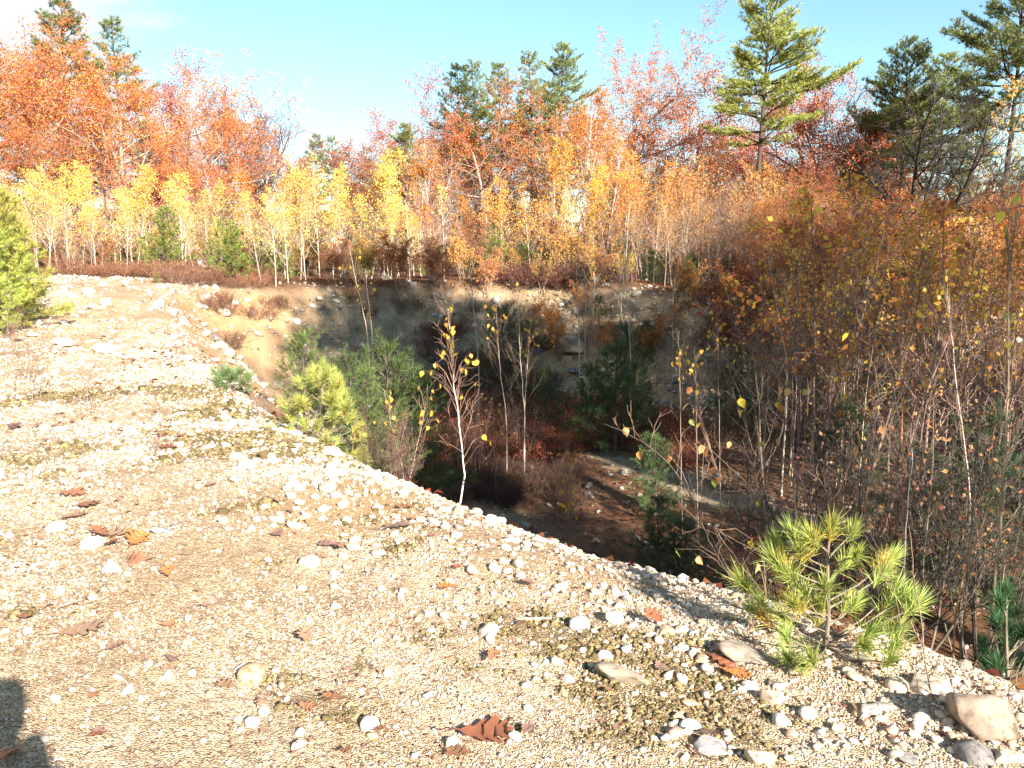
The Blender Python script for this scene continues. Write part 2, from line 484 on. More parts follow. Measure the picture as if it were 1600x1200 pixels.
def ground_mat():
    m, nt, out = new_mat('gravel_ground')
    L = nt.links.new
    tc = nd(nt, 'ShaderNodeTexCoord')
    P = tc.outputs['Object']
    def noise(scale, detail=5, rough=.6):
        n = nd(nt, 'ShaderNodeTexNoise', i_Scale=scale, i_Detail=detail, i_Roughness=rough); L(P, n.inputs['Vector']); return n.outputs[0]
    def att(a):
        n = nd(nt, 'ShaderNodeAttribute', attribute_name=a); return n.outputs['Fac']
    def mix(f, a, b, typ='MIX'):
        n = nd(nt, 'ShaderNodeMix', data_type='RGBA', blend_type=typ)
        for s, v in ((n.inputs['Factor'], f), (n.inputs['A'], a), (n.inputs['B'], b)):
            if hasattr(v, 'links') or hasattr(v, 'is_linked'):
                L(v, s)
            else:
                s.default_value = v if not isinstance(v, tuple) else (*v, 1)
        return n.outputs['Result']
    # gravel: sand with grains of several sizes
    sand = ramp(nt, [(.30, (.30, .215, .14)), (.45, (.44, .35, .25)), (.58, (.53, .445, .34)), (.75, (.62, .55, .455))])
    L(noise(1.3, 9, .72), sand.inputs[0])
    def grains(scale):
        v = nd(nt, 'ShaderNodeTexVoronoi', i_Scale=scale); L(P, v.inputs['Vector'])
        c = ramp(nt, [(0, (.40, .345, .29)), (.22, (.72, .65, .57)), (.5, (.95, .89, .81)), (.8, (1.22, 1.18, 1.1)), (1, (1.55, 1.5, 1.42))])
        s = nd(nt, 'ShaderNodeSeparateColor'); L(v.outputs['Color'], s.inputs[0]); L(s.outputs[0], c.inputs[0])
        return v, c.outputs[0]
    v1, g1 = grains(130.0)
    v2, g2 = grains(34.0)
    col = mix(.92, sand.outputs[0], g1, 'MULTIPLY')
    col = mix(.45, col, g2, 'MULTIPLY')
    br = ramp(nt, [(.44, (0, 0, 0)), (.56, (1, 1, 1))]); L(noise(.75, 7, .68), br.inputs[0])
    bs = ramp(nt, [(.3, (.27, .175, .10)), (.7, (.42, .31, .20))]); L(noise(22, 5, .7), bs.inputs[0])
    bsf = nd(nt, 'ShaderNodeMath', operation='MULTIPLY', i_1=.5); L(br.outputs[0], bsf.inputs[0])
    bsg = mix(.7, bs.outputs[0], g1, 'MULTIPLY')
    col = mix(bsf.outputs[0], col, bsg)
    # orange subsoil, grey-brown bank dirt
    oc = ramp(nt, [(.3, (.30, .18, .085)), (.55, (.42, .285, .155)), (.75, (.52, .40, .26))]); L(noise(2.2, 8, .7), oc.inputs[0])
    oc2 = mix(.5, oc.outputs[0], g1, 'MULTIPLY')
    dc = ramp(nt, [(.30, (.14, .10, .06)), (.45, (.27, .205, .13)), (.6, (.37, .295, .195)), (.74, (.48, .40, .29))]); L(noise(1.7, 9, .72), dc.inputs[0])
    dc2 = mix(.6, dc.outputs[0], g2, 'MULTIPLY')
    col = mix(att('orange'), col, oc2)
    col = mix(att('dirt'), col, dc2)
    mc = ramp(nt, [(.35, (.085, .062, .022)), (.55, (.155, .12, .045)), (.75, (.26, .20, .09))]); L(noise(30, 5, .7), mc.inputs[0])
    mf = nd(nt, 'ShaderNodeMath', operation='MULTIPLY'); L(att('moss'), mf.inputs[0])
    mfr = ramp(nt, [(.38, (.15, .15, .15)), (.6, (1, 1, 1))]); L(noise(17, 6, .7), mfr.inputs[0]); L(mfr.outputs[0], mf.inputs[1])
    col = mix(mf.outputs[0], col, mc.outputs[0])
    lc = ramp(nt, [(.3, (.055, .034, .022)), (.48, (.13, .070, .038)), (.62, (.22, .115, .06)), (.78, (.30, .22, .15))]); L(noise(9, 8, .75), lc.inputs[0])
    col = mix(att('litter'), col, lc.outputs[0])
    pc = ramp(nt, [(.3, (.16, .115, .07)), (.5, (.32, .25, .16)), (.7, (.46, .38, .26))]); L(noise(3, 8, .7), pc.inputs[0])
    col = mix(att('path'), col, pc.outputs[0])
    pb = nd(nt, 'ShaderNodeBsdfPrincipled', i_Roughness=.92)
    pb.inputs['Specular IOR Level'].default_value = 0.15
    L(col, pb.inputs['Base Color'])
    b1 = nd(nt, 'ShaderNodeBump', invert=True, i_Strength=1.0, i_Distance=.011); L(v1.outputs['Distance'], b1.inputs['Height'])
    b2 = nd(nt, 'ShaderNodeBump', invert=True, i_Strength=.3, i_Distance=.02); L(v2.outputs['Distance'], b2.inputs['Height']); L(b1.outputs[0], b2.inputs['Normal'])
    b3 = nd(nt, 'ShaderNodeBump', i_Strength=.25, i_Distance=.025); L(noise(14, 6, .7), b3.inputs['Height']); L(b2.outputs[0], b3.inputs['Normal'])
    L(b3.outputs[0], pb.inputs['Normal'])
    L(pb.outputs[0], out.inputs['Surface'])
    return m

# ---------------------------------------------------------------- the ground, one sheet
def build_ground():
    front = np.linspace(-R(44), R(44), 560)
    rest = np.linspace(R(44), 2 * PI - R(44), 90)[1:-1]
    az = np.concatenate([front, rest])
    rr = np.concatenate([np.geomspace(0.35, 62, 380), np.geomspace(66, 900, 26)])
    A, RR = np.meshgrid(az, rr, indexing='xy')
    X = RR * np.sin(A); Y = RR * np.cos(A)
    Z = h(X, Y)
    n, k = RR.shape
    V = np.concatenate([np.stack([X, Y, Z], -1).reshape(-1, 3), [[0, 0, gz(0, 0)]]])
    i = np.arange(n - 1)[:, None] * k; j = np.arange(k)[None]; j2 = (j + 1) % k
    F = np.stack([i + j2, i + j, i + k + j, i + k + j2], -1).reshape(-1, 4)
    mb = MB(); mb.add(V, F)
    c = len(V) - 1
    mb.F.append(np.stack([np.full(k, c), np.arange(k), (np.arange(k) + 1) % k], -1)[:, ::-1])
    me = mb.mesh('ground')
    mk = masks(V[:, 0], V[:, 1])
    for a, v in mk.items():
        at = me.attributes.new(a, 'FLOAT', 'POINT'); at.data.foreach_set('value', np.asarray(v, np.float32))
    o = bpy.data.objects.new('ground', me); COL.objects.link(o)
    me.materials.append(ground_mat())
    o['kind'] = 'structure'
    return o

GROUND = build_ground()

# ---------------------------------------------------------------- things, parts
def thing(name, label, cat, loc=(0, 0, 0), rz=0.0, scale=1.0, group=None, tilt=(0, 0)):
    o = bpy.data.objects.new(name, None); COL.objects.link(o)
    o.empty_display_size = .1
    o.location = loc; o.rotation_euler = (tilt[0], tilt[1], rz); o.scale = (scale,) * 3
    o['label'] = label; o['category'] = cat
    if group: o['group'] = group
    return o

def part(name, me, mat, parent=None, color=None):
    if len(me.materials) == 0:
        me.materials.append(mat)
    o = bpy.data.objects.new(name, me); COL.objects.link(o)
    if parent is not None:
        o.parent = parent
    if color is not None:
        o.color = (*color, 1)
    return o

def jit(c, rng, v=.15):
    k = 1 + rng.uniform(-v, v)
    return tuple(float(np.clip(x * k * (1 + rng.uniform(-v, v) * .4), 0, 1)) for x in c)

# ================================================================ plant generators
def grow(rng, mb, p, d, L, r, lv, S, A):
    s = S[lv]; n = s['seg']
    pts = [p]; dirs = []
    wob = rng.normal(0, s['wob'], (n, 3)); wob[:, 2] += s['trop']
    for i in range(n):
        d = d + wob[i]
        d = d / math.sqrt(d[0] * d[0] + d[1] * d[1] + d[2] * d[2])
        p = p + d * (L / n); pts.append(p); dirs.append(d)
    rad = np.linspace(r, max(r * s['tip'], s.get('rmin', .002)), n + 1)
    mb.tube(pts, rad, s['side'])
    if s.get('leaf'):
        for i in range(1, n + 1):
            A.append((pts[i], dirs[i - 1]))
    if lv == len(S) - 1:
        return
    k = s['k']; az = rng.uniform(0, 2 * PI)
    for j in range(k):
        t = s['t0'] + (s['t1'] - s['t0']) * (j + rng.uniform(0, 1)) / k
        fi = t * n; i = min(int(fi), n - 1)
        q = pts[i] + (pts[i + 1] - pts[i]) * (fi - i)
        az += 2.4 + rng.normal(0, .35)
        ang = R(s['ang']) + rng.normal(0, .15)
        dd = dirs[i]
        u = np.cross(dd, (0.3, 1, 0.2) if abs(dd[1]) < .8 else (1, .2, .1)); u = u / np.linalg.norm(u)
        v = np.cross(dd, u)
        cd = dd * math.cos(ang) + (u * math.cos(az) + v * math.sin(az)) * math.sin(ang)
        sh = s.get('shape', 'even')
        f = {'even': 1.0, 'cone': 1.08 - .85 * (t - s['t0']) / max(1e-6, s['t1'] - s['t0']),
             'round': .45 + .75 * math.sin(PI * min(1, .12 + .8 * (t - s['t0']) / max(1e-6, s['t1'] - s['t0'])))}[sh]
        grow(rng, mb, q, cd, L * s['lr'] * f * rng.uniform(.65, 1.2), max(rad[i] * s['rr'], s.get('rmin', .002)), lv + 1, S, A)

def make_tree(seed, S, L, r, leaf_n=0, leaf_size=.12, leaf_w=.6, lean=(0, 0), keep=1.0, jitter=.12, droop=0.0, keepfn=None):
    rng = np.random.default_rng(seed)
    mb = MB(); A = []
    d0 = nrm(np.array([lean[0], lean[1], 1.0]))
    grow(rng, mb, np.array([0, 0, -.15]), d0, L, r, 0, S, A)
    out = {'trunk': mb.mesh('trunk')}
    top = max(float(v[:, 2].max()) for v in mb.V)
    if leaf_n and A:
        P = np.array([a[0] for a in A]); D = np.array([a[1] for a in A])
        if keepfn is not None:
            k = keepfn(P / top, rng); P, D = P[k], D[k]
        if keep < 1:
            # drop whole neighbourhoods so that the crown keeps gaps
            g = vnoise(P[:, 0] * 1.0 + seed + .4 * P[:, 1], P[:, 2] * 1.0 + P[:, 1] * .8, seed) + .5
            k = g < np.quantile(g, keep); P, D = P[k], D[k]
        P = np.repeat(P, leaf_n, 0); D = np.repeat(D, leaf_n, 0)
        P = P + rng.normal(0, jitter, P.shape)
        AX = D * .6 + rng.normal(0, .6, P.shape); AX[:, 2] -= droop
        lb = MB(); leaf_quads(lb, P, AX, leaf_size, leaf_size * leaf_w, rng)
        out['crown'] = lb.mesh('crown', smooth=False)
        top = max(top, float(lb.V[0][:, 2].max()))
    out['h'] = top
    return out

def lv(seg, wob, trop, tip, side, k=0, t0=.2, t1=1.0, ang=45, lr=.5, rr=.6, shape='even', leaf=False, rmin=.002):
    return dict(seg=seg, wob=wob, trop=trop, tip=tip, side=side, k=k, t0=t0, t1=t1, ang=ang, lr=lr, rr=rr, shape=shape, leaf=leaf, rmin=rmin)

S_OAK = [lv(8, .07, .03, .35, 7, 12, .26, 1.0, 58, .62, .55, 'round', rmin=.02),
         lv(6, .16, .05, .3, 4, 8, .25, 1.0, 46, .5, .55, rmin=.012),
         lv(4, .2, .04, .4, 3, 6, .2, 1.0, 45, .55, .6, leaf=True, rmin=.008),
         lv(3, .22, .02, .5, 3, leaf=True, rmin=.006)]
S_MAPLE = [lv(8, .04, .06, .3, 6, 14, .22, 1.0, 42, .5, .5, 'cone', rmin=.02),
           lv(6, .12, .10, .3, 4, 8, .2, 1.0, 38, .45, .55, rmin=.01),
           lv(4, .16, .08, .4, 3, 5, .2, 1.0, 40, .5, .6, leaf=True, rmin=.007),
           lv(3, .2, .05, .5, 3, leaf=True, rmin=.005)]
S_BARE = [lv(8, .06, .03, .35, 7, 11, .25, 1.0, 50, .66, .55, 'round', rmin=.02),
          lv(7, .17, .06, .25, 4, 8, .2, 1.0, 45, .5, .5, rmin=.012),
          lv(5, .2, .06, .35, 3, 6, .2, 1.0, 42, .5, .6, rmin=.008),
          lv(4, .22, .05, .5, 3, 4, .2, 1., 40, .5, .7, rmin=.006), lv(3, .2, .04, .6, 3, rmin=.005)]
S_BIRCH = [lv(9, .035, .05, .18, 6, 26, .22, 1.0, 40, .30, .42, 'cone', leaf=False, rmin=.004),
           lv(5, .12, .10, .4, 3, 6, .25, 1.0, 40, .5, .6, leaf=True, rmin=.003),
           lv(3, .18, .03, .5, 3, leaf=True, rmin=.0025)]
S_SAPL = [lv(7, .05, .06, .2, 5, 14, .2, 1.0, 38, .38, .5, 'cone', rmin=.003),
          lv(5, .14, .1, .4, 3, 5, .25, 1.0, 42, .5, .65, leaf=True, rmin=.0025),
          lv(3, .2, .05, .5, 3, leaf=True, rmin=.002)]

def top_half(P, rng):
    return rng.uniform(0, 1, len(P)) < np.clip((P[:, 2] - .22) * 1.9, .10, 1)

def outer(P, rng):
    return rng.uniform(0, 1, len(P)) < np.clip((P[:, 2] - .18) * 2.2 + 1.2 * np.hypot(P[:, 0], P[:, 1]) - .15, .12, 1)

OAK = [make_tree(100 + i, S_OAK, 8.5, .20, 20, .098, .8, keep=.68, jitter=.15, keepfn=outer) for i in range(4)]
OAKTHIN = [make_tree(120 + i, S_OAK, 8.5, .18, 13, .096, .8, keep=.58, jitter=.14, keepfn=outer) for i in range(3)]
MAPLE = [make_tree(140 + i, S_MAPLE, 9, .15, 13, .098, .8, keep=.6, jitter=.14) for i in range(3)]
BARE = [make_tree(160 + i, S_BARE, 8, .15) for i in range(3)]
S_BLACK = [lv(6, .06, .02, .45, 7, 9, .22, .9, 42, 1.05, .68, rmin=.03),
           lv(8, .12, .05, .2, 5, 9, .2, 1.0, 38, .42, .5, rmin=.018),
           lv(6, .18, .06, .3, 4, 7, .2, 1.0, 42, .5, .55, rmin=.012), lv(5, .2, .05, .5, 3, 3, .2, 1., 40, .5, .7, rmin=.009), lv(3, .2, .04, .6, 3, rmin=.007)]
BLACKTREE = [make_tree(175, S_BLACK, 5.5, .26, lean=(.12, 0))]
BIRCH = [make_tree(200 + i, S_BIRCH, 5.2, .028, 3, .082, .8, lean=(.08 * ((i % 3) - 1), .05), jitter=.07, keepfn=top_half, keep=.8, droop=.5) for i in range(7)]
BIRCHTHIN = [make_tree(220 + i, S_BIRCH, 5.2, .026, 1, .08, .8, lean=(.07 * ((i % 3) - 1), -.03), jitter=.04, keepfn=top_half, keep=.55, droop=.5) for i in range(4)]
BIRCHBARE = [make_tree(240 + i, S_BIRCH, 5.2, .026, lean=(.1 * ((i % 3) - 1), .03)) for i in range(3)]
TALLBIRCH = [make_tree(250 + i, S_MAPLE, 9, .085, 3, .11, .8, keep=.75, jitter=.12, droop=.4) for i in range(2)]

def make_pine(seed, H=15.0, clear=.35, Lmax=3.4, lean=(0, 0), sparse=1.0, top=.12):
    rng = np.random.default_rng(seed)
    mb, nb = MB(), MB()
    n = 10
    zz = np.linspace(-.2, H, n + 1)
    off = np.cumsum(rng.normal(0, .07, (n + 1, 2)), 0) * np.linspace(0, 1, n + 1)[:, None]
    tp = np.stack([off[:, 0] + lean[0] * zz, off[:, 1] + lean[1] * zz, zz], 1)
    mb.tube(tp, np.linspace(.012 * H + .02, .02, n + 1), 7)
    def tr(z):
        f = (z + .2) / (H + .2) * n; i = min(int(f), n - 1)
        return tp[i] + (tp[i + 1] - tp[i]) * (f - i)
    P, D = [], []
    z = clear * H; az = rng.uniform(0, 6)
    while z < H - .25:
        t = (z - clear * H) / (H * (1 - clear))
        env = Lmax * (min(1, .62 + 1.2 * t) if t < .3 else (1 - (t - .3) / .7) ** .8) + top
        for q in range(rng.integers(4, 7)):
            az += 2 * PI / 4.6 + rng.normal(0, .25)
            L = env * rng.uniform(.5, 1.15) * (1.25 if rng.uniform() < .12 else 1)
            el = R(rng.uniform(2, 22) + 30 * t)
            d = np.array([math.cos(az) * math.cos(el), math.sin(az) * math.cos(el), math.sin(el)])
            m = 6; p = tr(z); pts = [p]
            for s in range(m):
                dz = -.05 if s < m * .5 else .10
                d = nrm(d + rng.normal(0, .07, 3) + np.array([0, 0, dz])); p = p + d * L / m; pts.append(p)
            pts = np.array(pts)
            mb.tube(pts, np.linspace(.012 + .014 * L, .006, m + 1), 4)
            nt = max(5, int(L * 8 * sparse))
            side = np.array([-math.sin(az), math.cos(az), 0])
            for k in range(nt):
                u = .28 + .72 * (k + rng.uniform()) / nt
                f = u * m; i = min(int(f), m - 1)
                b = pts[i] + (pts[i + 1] - pts[i]) * (f - i)
                tl = (.35 + .42 * L * (1.1 - u)) * rng.uniform(.5, 1.0)
                sg = 1 if k % 2 else -1
                td = nrm(nrm(pts[min(i + 1, m)] - pts[i]) * rng.uniform(.6, 1.1) + side * sg * rng.uniform(.4, 1.0) + np.array([0, 0, rng.uniform(.0, .35)]))
                mb.tube(np.array([b, b + td * tl]), np.array([.008, .005]), 3)
                for c in range(max(2, int(tl / .15))):
                    P.append(b + td * tl * (.35 + .65 * (c + rng.uniform()) / max(2, int(tl / .17))) + rng.normal(0, .05, 3)); D.append(td + np.array([0, 0, .5]))
        z += rng.uniform(.45, .85) * (1 - .35 * t) * H / 15
    for c in range(6):
        P.append(tr(H - .08 * c)); D.append(np.array([0, 0, 1.0]))
    blades(nb, P, D, 10, .24, .034, .6, rng)
    return {'trunk': mb.mesh('trunk'), 'crown': nb.mesh('crown', False), 'h': H}

PINE = [make_pine(300, 15, .38, 3.6), make_pine(301, 15, .30, 2.9), make_pine(302, 15, .45, 2.3, sparse=.8), make_pine(303, 15, .55, 2.0, sparse=.7)]
BIGPINE = make_pine(311, 17, .50, 4.0, lean=(.035, 0), top=.3)

def make_young_pine(seed, H=2.0, Rr=.8, needle=.10, width=.012, n=11, dens=1.0):
    rng = np.random.default_rng(seed)
    mb, nb = MB(), MB()
    zz = np.linspace(-.1, H, 6)
    tp = np.stack([rng.normal(0, .015, 6), rng.normal(0, .015, 6), zz], 1)
    mb.tube(tp, np.linspace(.012 * H + .008, .006, 6), 5)
    P, D = [], []
    z = .08 * H; az = rng.uniform(0, 6)
    while z < H - .1:
        t = z / H
        for q in range(rng.integers(5, 8)):
            az += 2 * PI / 5.5 + rng.normal(0, .25)
            L = (Rr * (1 - t) ** .75 + .07) * rng.uniform(.6, 1.2)
            el = R(12 + 38 * t + rng.normal(0, 6))
            d = np.array([math.cos(az) * math.cos(el), math.sin(az) * math.cos(el), math.sin(el)])
            m = 4; p = np.array([0, 0, z]); pts = [p]
            for s in range(m):
                d = nrm(d + rng.normal(0, .06, 3) + np.array([0, 0, .08])); p = p + d * L / m; pts.append(p)
            pts = np.array(pts)
            mb.tube(pts, np.linspace(.004 + .008 * L, .003, m + 1), 3)
            for k in range(max(2, int(L * 14 * dens))):
                u = rng.uniform(.2, 1); f = u * m; i = min(int(f), m - 1)
                b = pts[i] + (pts[i + 1] - pts[i]) * (f - i)
                td = nrm(nrm(pts[i + 1] - pts[i]) + rng.normal(0, .5, 3))
                tl = rng.uniform(.06, .22) * min(1, L / .35 + .3)
                mb.tube(np.array([b, b + td * tl]), np.array([.003, .002]), 3)
                P.append(b + td * tl * .5); D.append(td); P.append(b + td * tl); D.append(td + np.array([0, 0, .4]))
            P.append(pts[-1]); D.append(d)
        z += H * rng.uniform(.075, .12)
    for c in range(4):
        P.append(np.array([0, 0, H - .05 * c])); D.append(np.array([0, 0, 1.]))
    blades(nb, P, D, n, needle, width, .5, rng)
    return {'trunk': mb.mesh('trunk'), 'crown': nb.mesh('crown', False), 'h': H + .08}

YPINE = [make_young_pine(330 + i, 2.0, .62 + .12 * i, width=.013, n=12) for i in range(4)]
BUSHPINE = [make_young_pine(336, 2.4, .95, needle=.11, width=.008, n=15, dens=1.9)]
PITPINE = [make_young_pine(340 + i, 1.8, .62 + .1 * i, needle=.095, width=.0042, n=14, dens=.95) for i in range(3)]

def make_heath(seed, Rr=.55, H=.5, stems=70, leaf=.028):
    """Low twiggy huckleberry-like shrub."""
    rng = np.random.default_rng(seed)
    mb, lb = MB(), MB(); P, D = [], []
    for s in range(stems):
        a = rng.uniform(0, 2 * PI); q = math.sqrt(rng.uniform()) * Rr * .6
        p = np.array([math.cos(a) * q, math.sin(a) * q, -.04]); d = nrm(np.array([math.cos(a) * q / Rr * .9, math.sin(a) * q / Rr * .9, 1]) + rng.normal(0, .2, 3))
        L = H * rng.uniform(.6, 1.1); pts = [p]
        for i in range(4):
            d = nrm(d + rng.normal(0, .2, 3)); p = p + d * L / 4; pts.append(p)
        mb.tube(pts, np.linspace(.0045, .002, 5), 3)
        for k in range(5):
            i = rng.integers(1, 4); b = pts[i]; td = nrm(d + rng.normal(0, .6, 3)); tl = rng.uniform(.08, .2)
            mb.tube(np.array([b, b + td * tl * .5 + rng.normal(0, .012, 3), b + td * tl]), np.array([.0028, .002, .0016]), 3)
            for c in range(3):
                P.append(b + td * tl * (.4 + .3 * c)); D.append(td)
    P = np.array(P); D = np.array(D) + rng.normal(0, .6, (len(P), 3))
    leaf_quads(lb, P + rng.normal(0, .015, P.shape), D, leaf, leaf * .55, rng)
    return {'trunk': mb.mesh('stems'), 'crown': lb.mesh('foliage', False), 'h': H}

HEATH = [make_heath(360, .55, .5), make_heath(361, .7, .42, 80), make_heath(362, .45, .6, 60), make_heath(363, .6, .35, 70)]
HEATHBARE = [make_heath(366, .6, .7, 55, .02)]

def make_thicket(seed, H=3.0, stems=7, leafn=0, leaf=.07, spread=.35, curl=.0, keep=.3):
    """Many-stemmed bare shrub; a few leaves hang on."""
    rng = np.random.default_rng(seed)
    S = [lv(8, .07, .04, .25, 5, 9, .25, 1.0, 34, .38, .55, 'cone', rmin=.003),
         lv(6, .14, .07, .35, 3, 5, .2, 1.0, 40, .45, .6, rmin=.0025),
         lv(4, .2, .06, .5, 3, 2, .3, 1., 40, .5, .7, leaf=True, rmin=.002), lv(3, .2, .02, .6, 3, leaf=True, rmin=.0016)]
    mb = MB(); A = []
    for s in range(stems):
        a = rng.uniform(0, 2 * PI); q = rng.uniform(.02, .16)
        grow(rng, mb, np.array([math.cos(a) * q, math.sin(a) * q, -.08]),
             nrm(np.array([math.cos(a) * spread * rng.uniform(.3, 1.4), math.sin(a) * spread * rng.uniform(.3, 1.4), 1])),
             H * rng.uniform(.6, 1.05), .0075 * H * rng.uniform(.6, 1.1) * .75, 0, S, A)
    out = {'trunk': mb.mesh('stems'), 'h': H}
    if leafn:
        P = np.array([a[0] for a in A]); D = np.array([a[1] for a in A])
        k = rng.uniform(0, 1, len(P)) < keep; P, D = P[k], D[k]
        P = np.repeat(P, leafn, 0); D = np.repeat(D, leafn, 0)
        lb = MB(); AX = D * .4 + rng.normal(0, .6, P.shape); AX[:, 2] -= .6
        leaf_quads(lb, P + rng.normal(0, .03, P.shape), AX, leaf, leaf * .75, rng)
        out['crown'] = lb.mesh('foliage', False)
    return out

THICKET = [make_thicket(380 + i, 3.0, 5 + i % 3, 1, .06, .3 + .05 * i, keep=.03) for i in range(4)]
BROWNBUSH = [make_thicket(390 + i, 2.6, 7, 2, .065, .3, keep=.4) for i in range(3)]
SAPL = [make_tree(400 + i, S_SAPL, 3.0, .018, 1, .07, .8, keepfn=top_half, keep=.35, droop=.6, jitter=.03, lean=(.1 * (i - 1), 0)) for i in range(4)]

# ---------------------------------------------------------------- colours of kinds
C_OAK = (.56, .20, .065); C_RED = (.40, .075, .035); C_GOLD = (.66, .36, .06); C_YEL = (.66, .49, .12)
C_ORANGE = (.58, .24, .045); C_PINK = (.42, .13, .085); C_BROWN = (.20, .085, .03)
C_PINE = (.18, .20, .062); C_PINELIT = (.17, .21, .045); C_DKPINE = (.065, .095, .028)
C_BARKG = (.32, .27, .22); C_BARKD = (.085, .065, .05); C_BIRCHB = (.55, .47, .39); C_TWIG = (.20, .14, .10)
C_HEATH = (.26, .085, .045); C_HEATHTW = (.15, .075, .055)
prng = random.Random(7)

def plant(proto, name, label, cat, loc, hgt, rz=None, group=None, leafc=None, barkc=C_BARKG, bark=None, leafm=None, names=('trunk', 'crown'), tilt=(0, 0)):
    t = thing(name, label, cat, loc, prng.uniform(0, 6.28) if rz is None else rz, hgt / proto['h'], group, tilt)
    part(names[0], proto['trunk'], bark or M_BARK, t, jit(barkc, prng, .12))
    if 'crown' in proto and leafc is not None:
        part(names[1], proto['crown'], leafm or M_LEAF, t, jit(leafc, prng, .12))
    return t

def place(px, top, Y, proto, name, label, cat, group=None, leafc=None, rz=None, hscale=1.0, **kw):
    """Stand a plant where the photo shows it: photo column of its foot, photo row of its top, distance."""
    tp = at_y(px, top, Y)
    x = at_y(px, 430, Y)[0]
    z = gz(x, Y)
    return plant(proto, name, label, cat, (x, Y, z - .02), max(.2, (tp[2] - z) * hscale), rz, group, leafc, **kw)

# ================================================================ the wood behind the pit
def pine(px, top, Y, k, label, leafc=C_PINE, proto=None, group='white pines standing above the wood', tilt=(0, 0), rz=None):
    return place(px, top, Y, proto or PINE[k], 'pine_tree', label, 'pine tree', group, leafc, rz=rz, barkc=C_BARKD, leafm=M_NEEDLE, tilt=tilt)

def leafy(protos, k, name, cat, px, top, Y, c, label, group='broadleaf trees of the wood in autumn colour', barkc=C_BARKG, rz=None, tilt=(0, 0), hscale=1.0):
    return place(px, top, Y, protos[k], name, label, cat, group, c, barkc=barkc, rz=rz, tilt=tilt, hscale=hscale)

# left
pine(118, -5, 46, 1, 'white pine with pale green top rising above the orange oaks under the cloud', (.13, .15, .05))
pine(206, 28, 49, 2, 'pine whose thin dark tip only just shows above the orange oak crowns', C_PINE)
pine(60, 130, 50, 0, 'pine half hidden behind the oak at the left edge of the photo', C_PINE)
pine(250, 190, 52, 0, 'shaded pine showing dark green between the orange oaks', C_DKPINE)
leafy(OAK, 0, 'oak_tree', 'oak tree', -10, 22, 37, C_OAK, 'orange oak cut by the left edge of the photo', hscale=1.16)
leafy(OAK, 1, 'oak_tree', 'oak tree', 120, 85, 40, C_OAK, 'broad orange oak in front of the tall pale green pine', hscale=1.08)
leafy(OAK, 2, 'oak_tree', 'oak tree', 215, 78, 39, (.60, .24, .07), 'bright orange oak with pale bare limbs showing in its crown', hscale=1.10)
leafy(OAKTHIN, 0, 'oak_tree', 'oak tree', 285, 45, 45, C_PINK, 'thin crowned oak with purplish pink leaves behind the orange oaks', barkc=(.30, .22, .2))
leafy(OAK, 3, 'oak_tree', 'oak tree', 340, 118, 38, (.58, .20, .06), 'orange oak right of the purplish oak, with leaves down to the birches', hscale=1.08)
leafy(OAK, 0, 'oak_tree', 'oak tree', 60, 165, 34, (.50, .17, .07), 'lower red orange oak behind the young birches at the far left', rz=2.2)
leafy(OAK, 2, 'oak_tree', 'oak tree', 285, 235, 35, (.52, .17, .06), 'small orange oak with a crown just above the birch stand', rz=4.0)
leafy(MAPLE, 0, 'maple_tree', 'maple tree', 250, 270, 33.5, (.30, .05, .04), 'small crimson maple just behind the yellow birches')
leafy(BLACKTREE, 0, 'bare_oak_tree', 'oak tree', 408, 122, 43, None, 'leafless purplish grey oak spreading against the sky', barkc=(.17, .12, .12), rz=1.0)
leafy(OAKTHIN, 1, 'oak_tree', 'oak tree', 395, 190, 41, (.50, .14, .04), 'thin orange oak below the leafless oak')
leafy(MAPLE, 1, 'maple_tree', 'maple tree', 470, 232, 48, (.42, .14, .06), 'low reddish maple in the dip of the treeline')
pine(497, 208, 62, 1, 'left one of two far small pines in the dip of the treeline', C_PINE)
pine(528, 212, 63, 2, 'right one of two far small pines in the dip of the treeline', C_PINE)
# middle
leafy(OAKTHIN, 2, 'oak_tree', 'oak tree', 588, 200, 50, (.36, .13, .06), 'thin russet oak between the two far pines and the red maple')
leafy(OAKTHIN, 0, 'maple_tree', 'maple tree', 668, 98, 47, (.42, .12, .08), 'tall thin crimson maple left of the leaning slim pine')
pine(633, 192, 42, 1, 'yellow green pine behind the tallest yellow birches', (.20, .20, .05))
leafy(TALLBIRCH, 0, 'tall_birch_tree', 'birch tree', 676, 205, 37, C_ORANGE, 'orange yellow birch with a white forked trunk below the crimson maple', barkc=(.5, .45, .4))
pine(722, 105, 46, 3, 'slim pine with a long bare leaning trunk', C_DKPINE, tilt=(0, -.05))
pine(746, 95, 47, 2, 'fuller pine just right of the slim leaning pine', C_PINE)
pine(790, 98, 48, 3, 'pine standing behind the orange leaves in the middle of the treeline', C_PINE)
leafy(OAKTHIN, 0, 'oak_tree', 'oak tree', 778, 105, 45, (.48, .17, .045), 'thin orange leaved oak among the middle pines', rz=1.0)
pine(832, 80, 47, 2, 'narrow pointed pine left of the great red oak', C_PINE)
pine(872, 68, 50, 1, 'pine half hidden behind the great red oak', C_PINE)
leafy(OAK, 1, 'oak_tree', 'oak tree', 965, 38, 41, (.54, .19, .07), 'great red oak with pale limbs high against the blue sky', rz=.6, hscale=1.04, barkc=(.28, .24, .2))
leafy(OAK, 3, 'oak_tree', 'oak tree', 915, 95, 43, (.48, .16, .06), 'dense red orange oak behind the tall gold birch', rz=2.0)
leafy(TALLBIRCH, 1, 'tall_birch_tree', 'birch tree', 900, 120, 35, C_ORANGE, 'tall gold birch with a pale trunk in front of the great red oak', barkc=(.5, .45, .4))
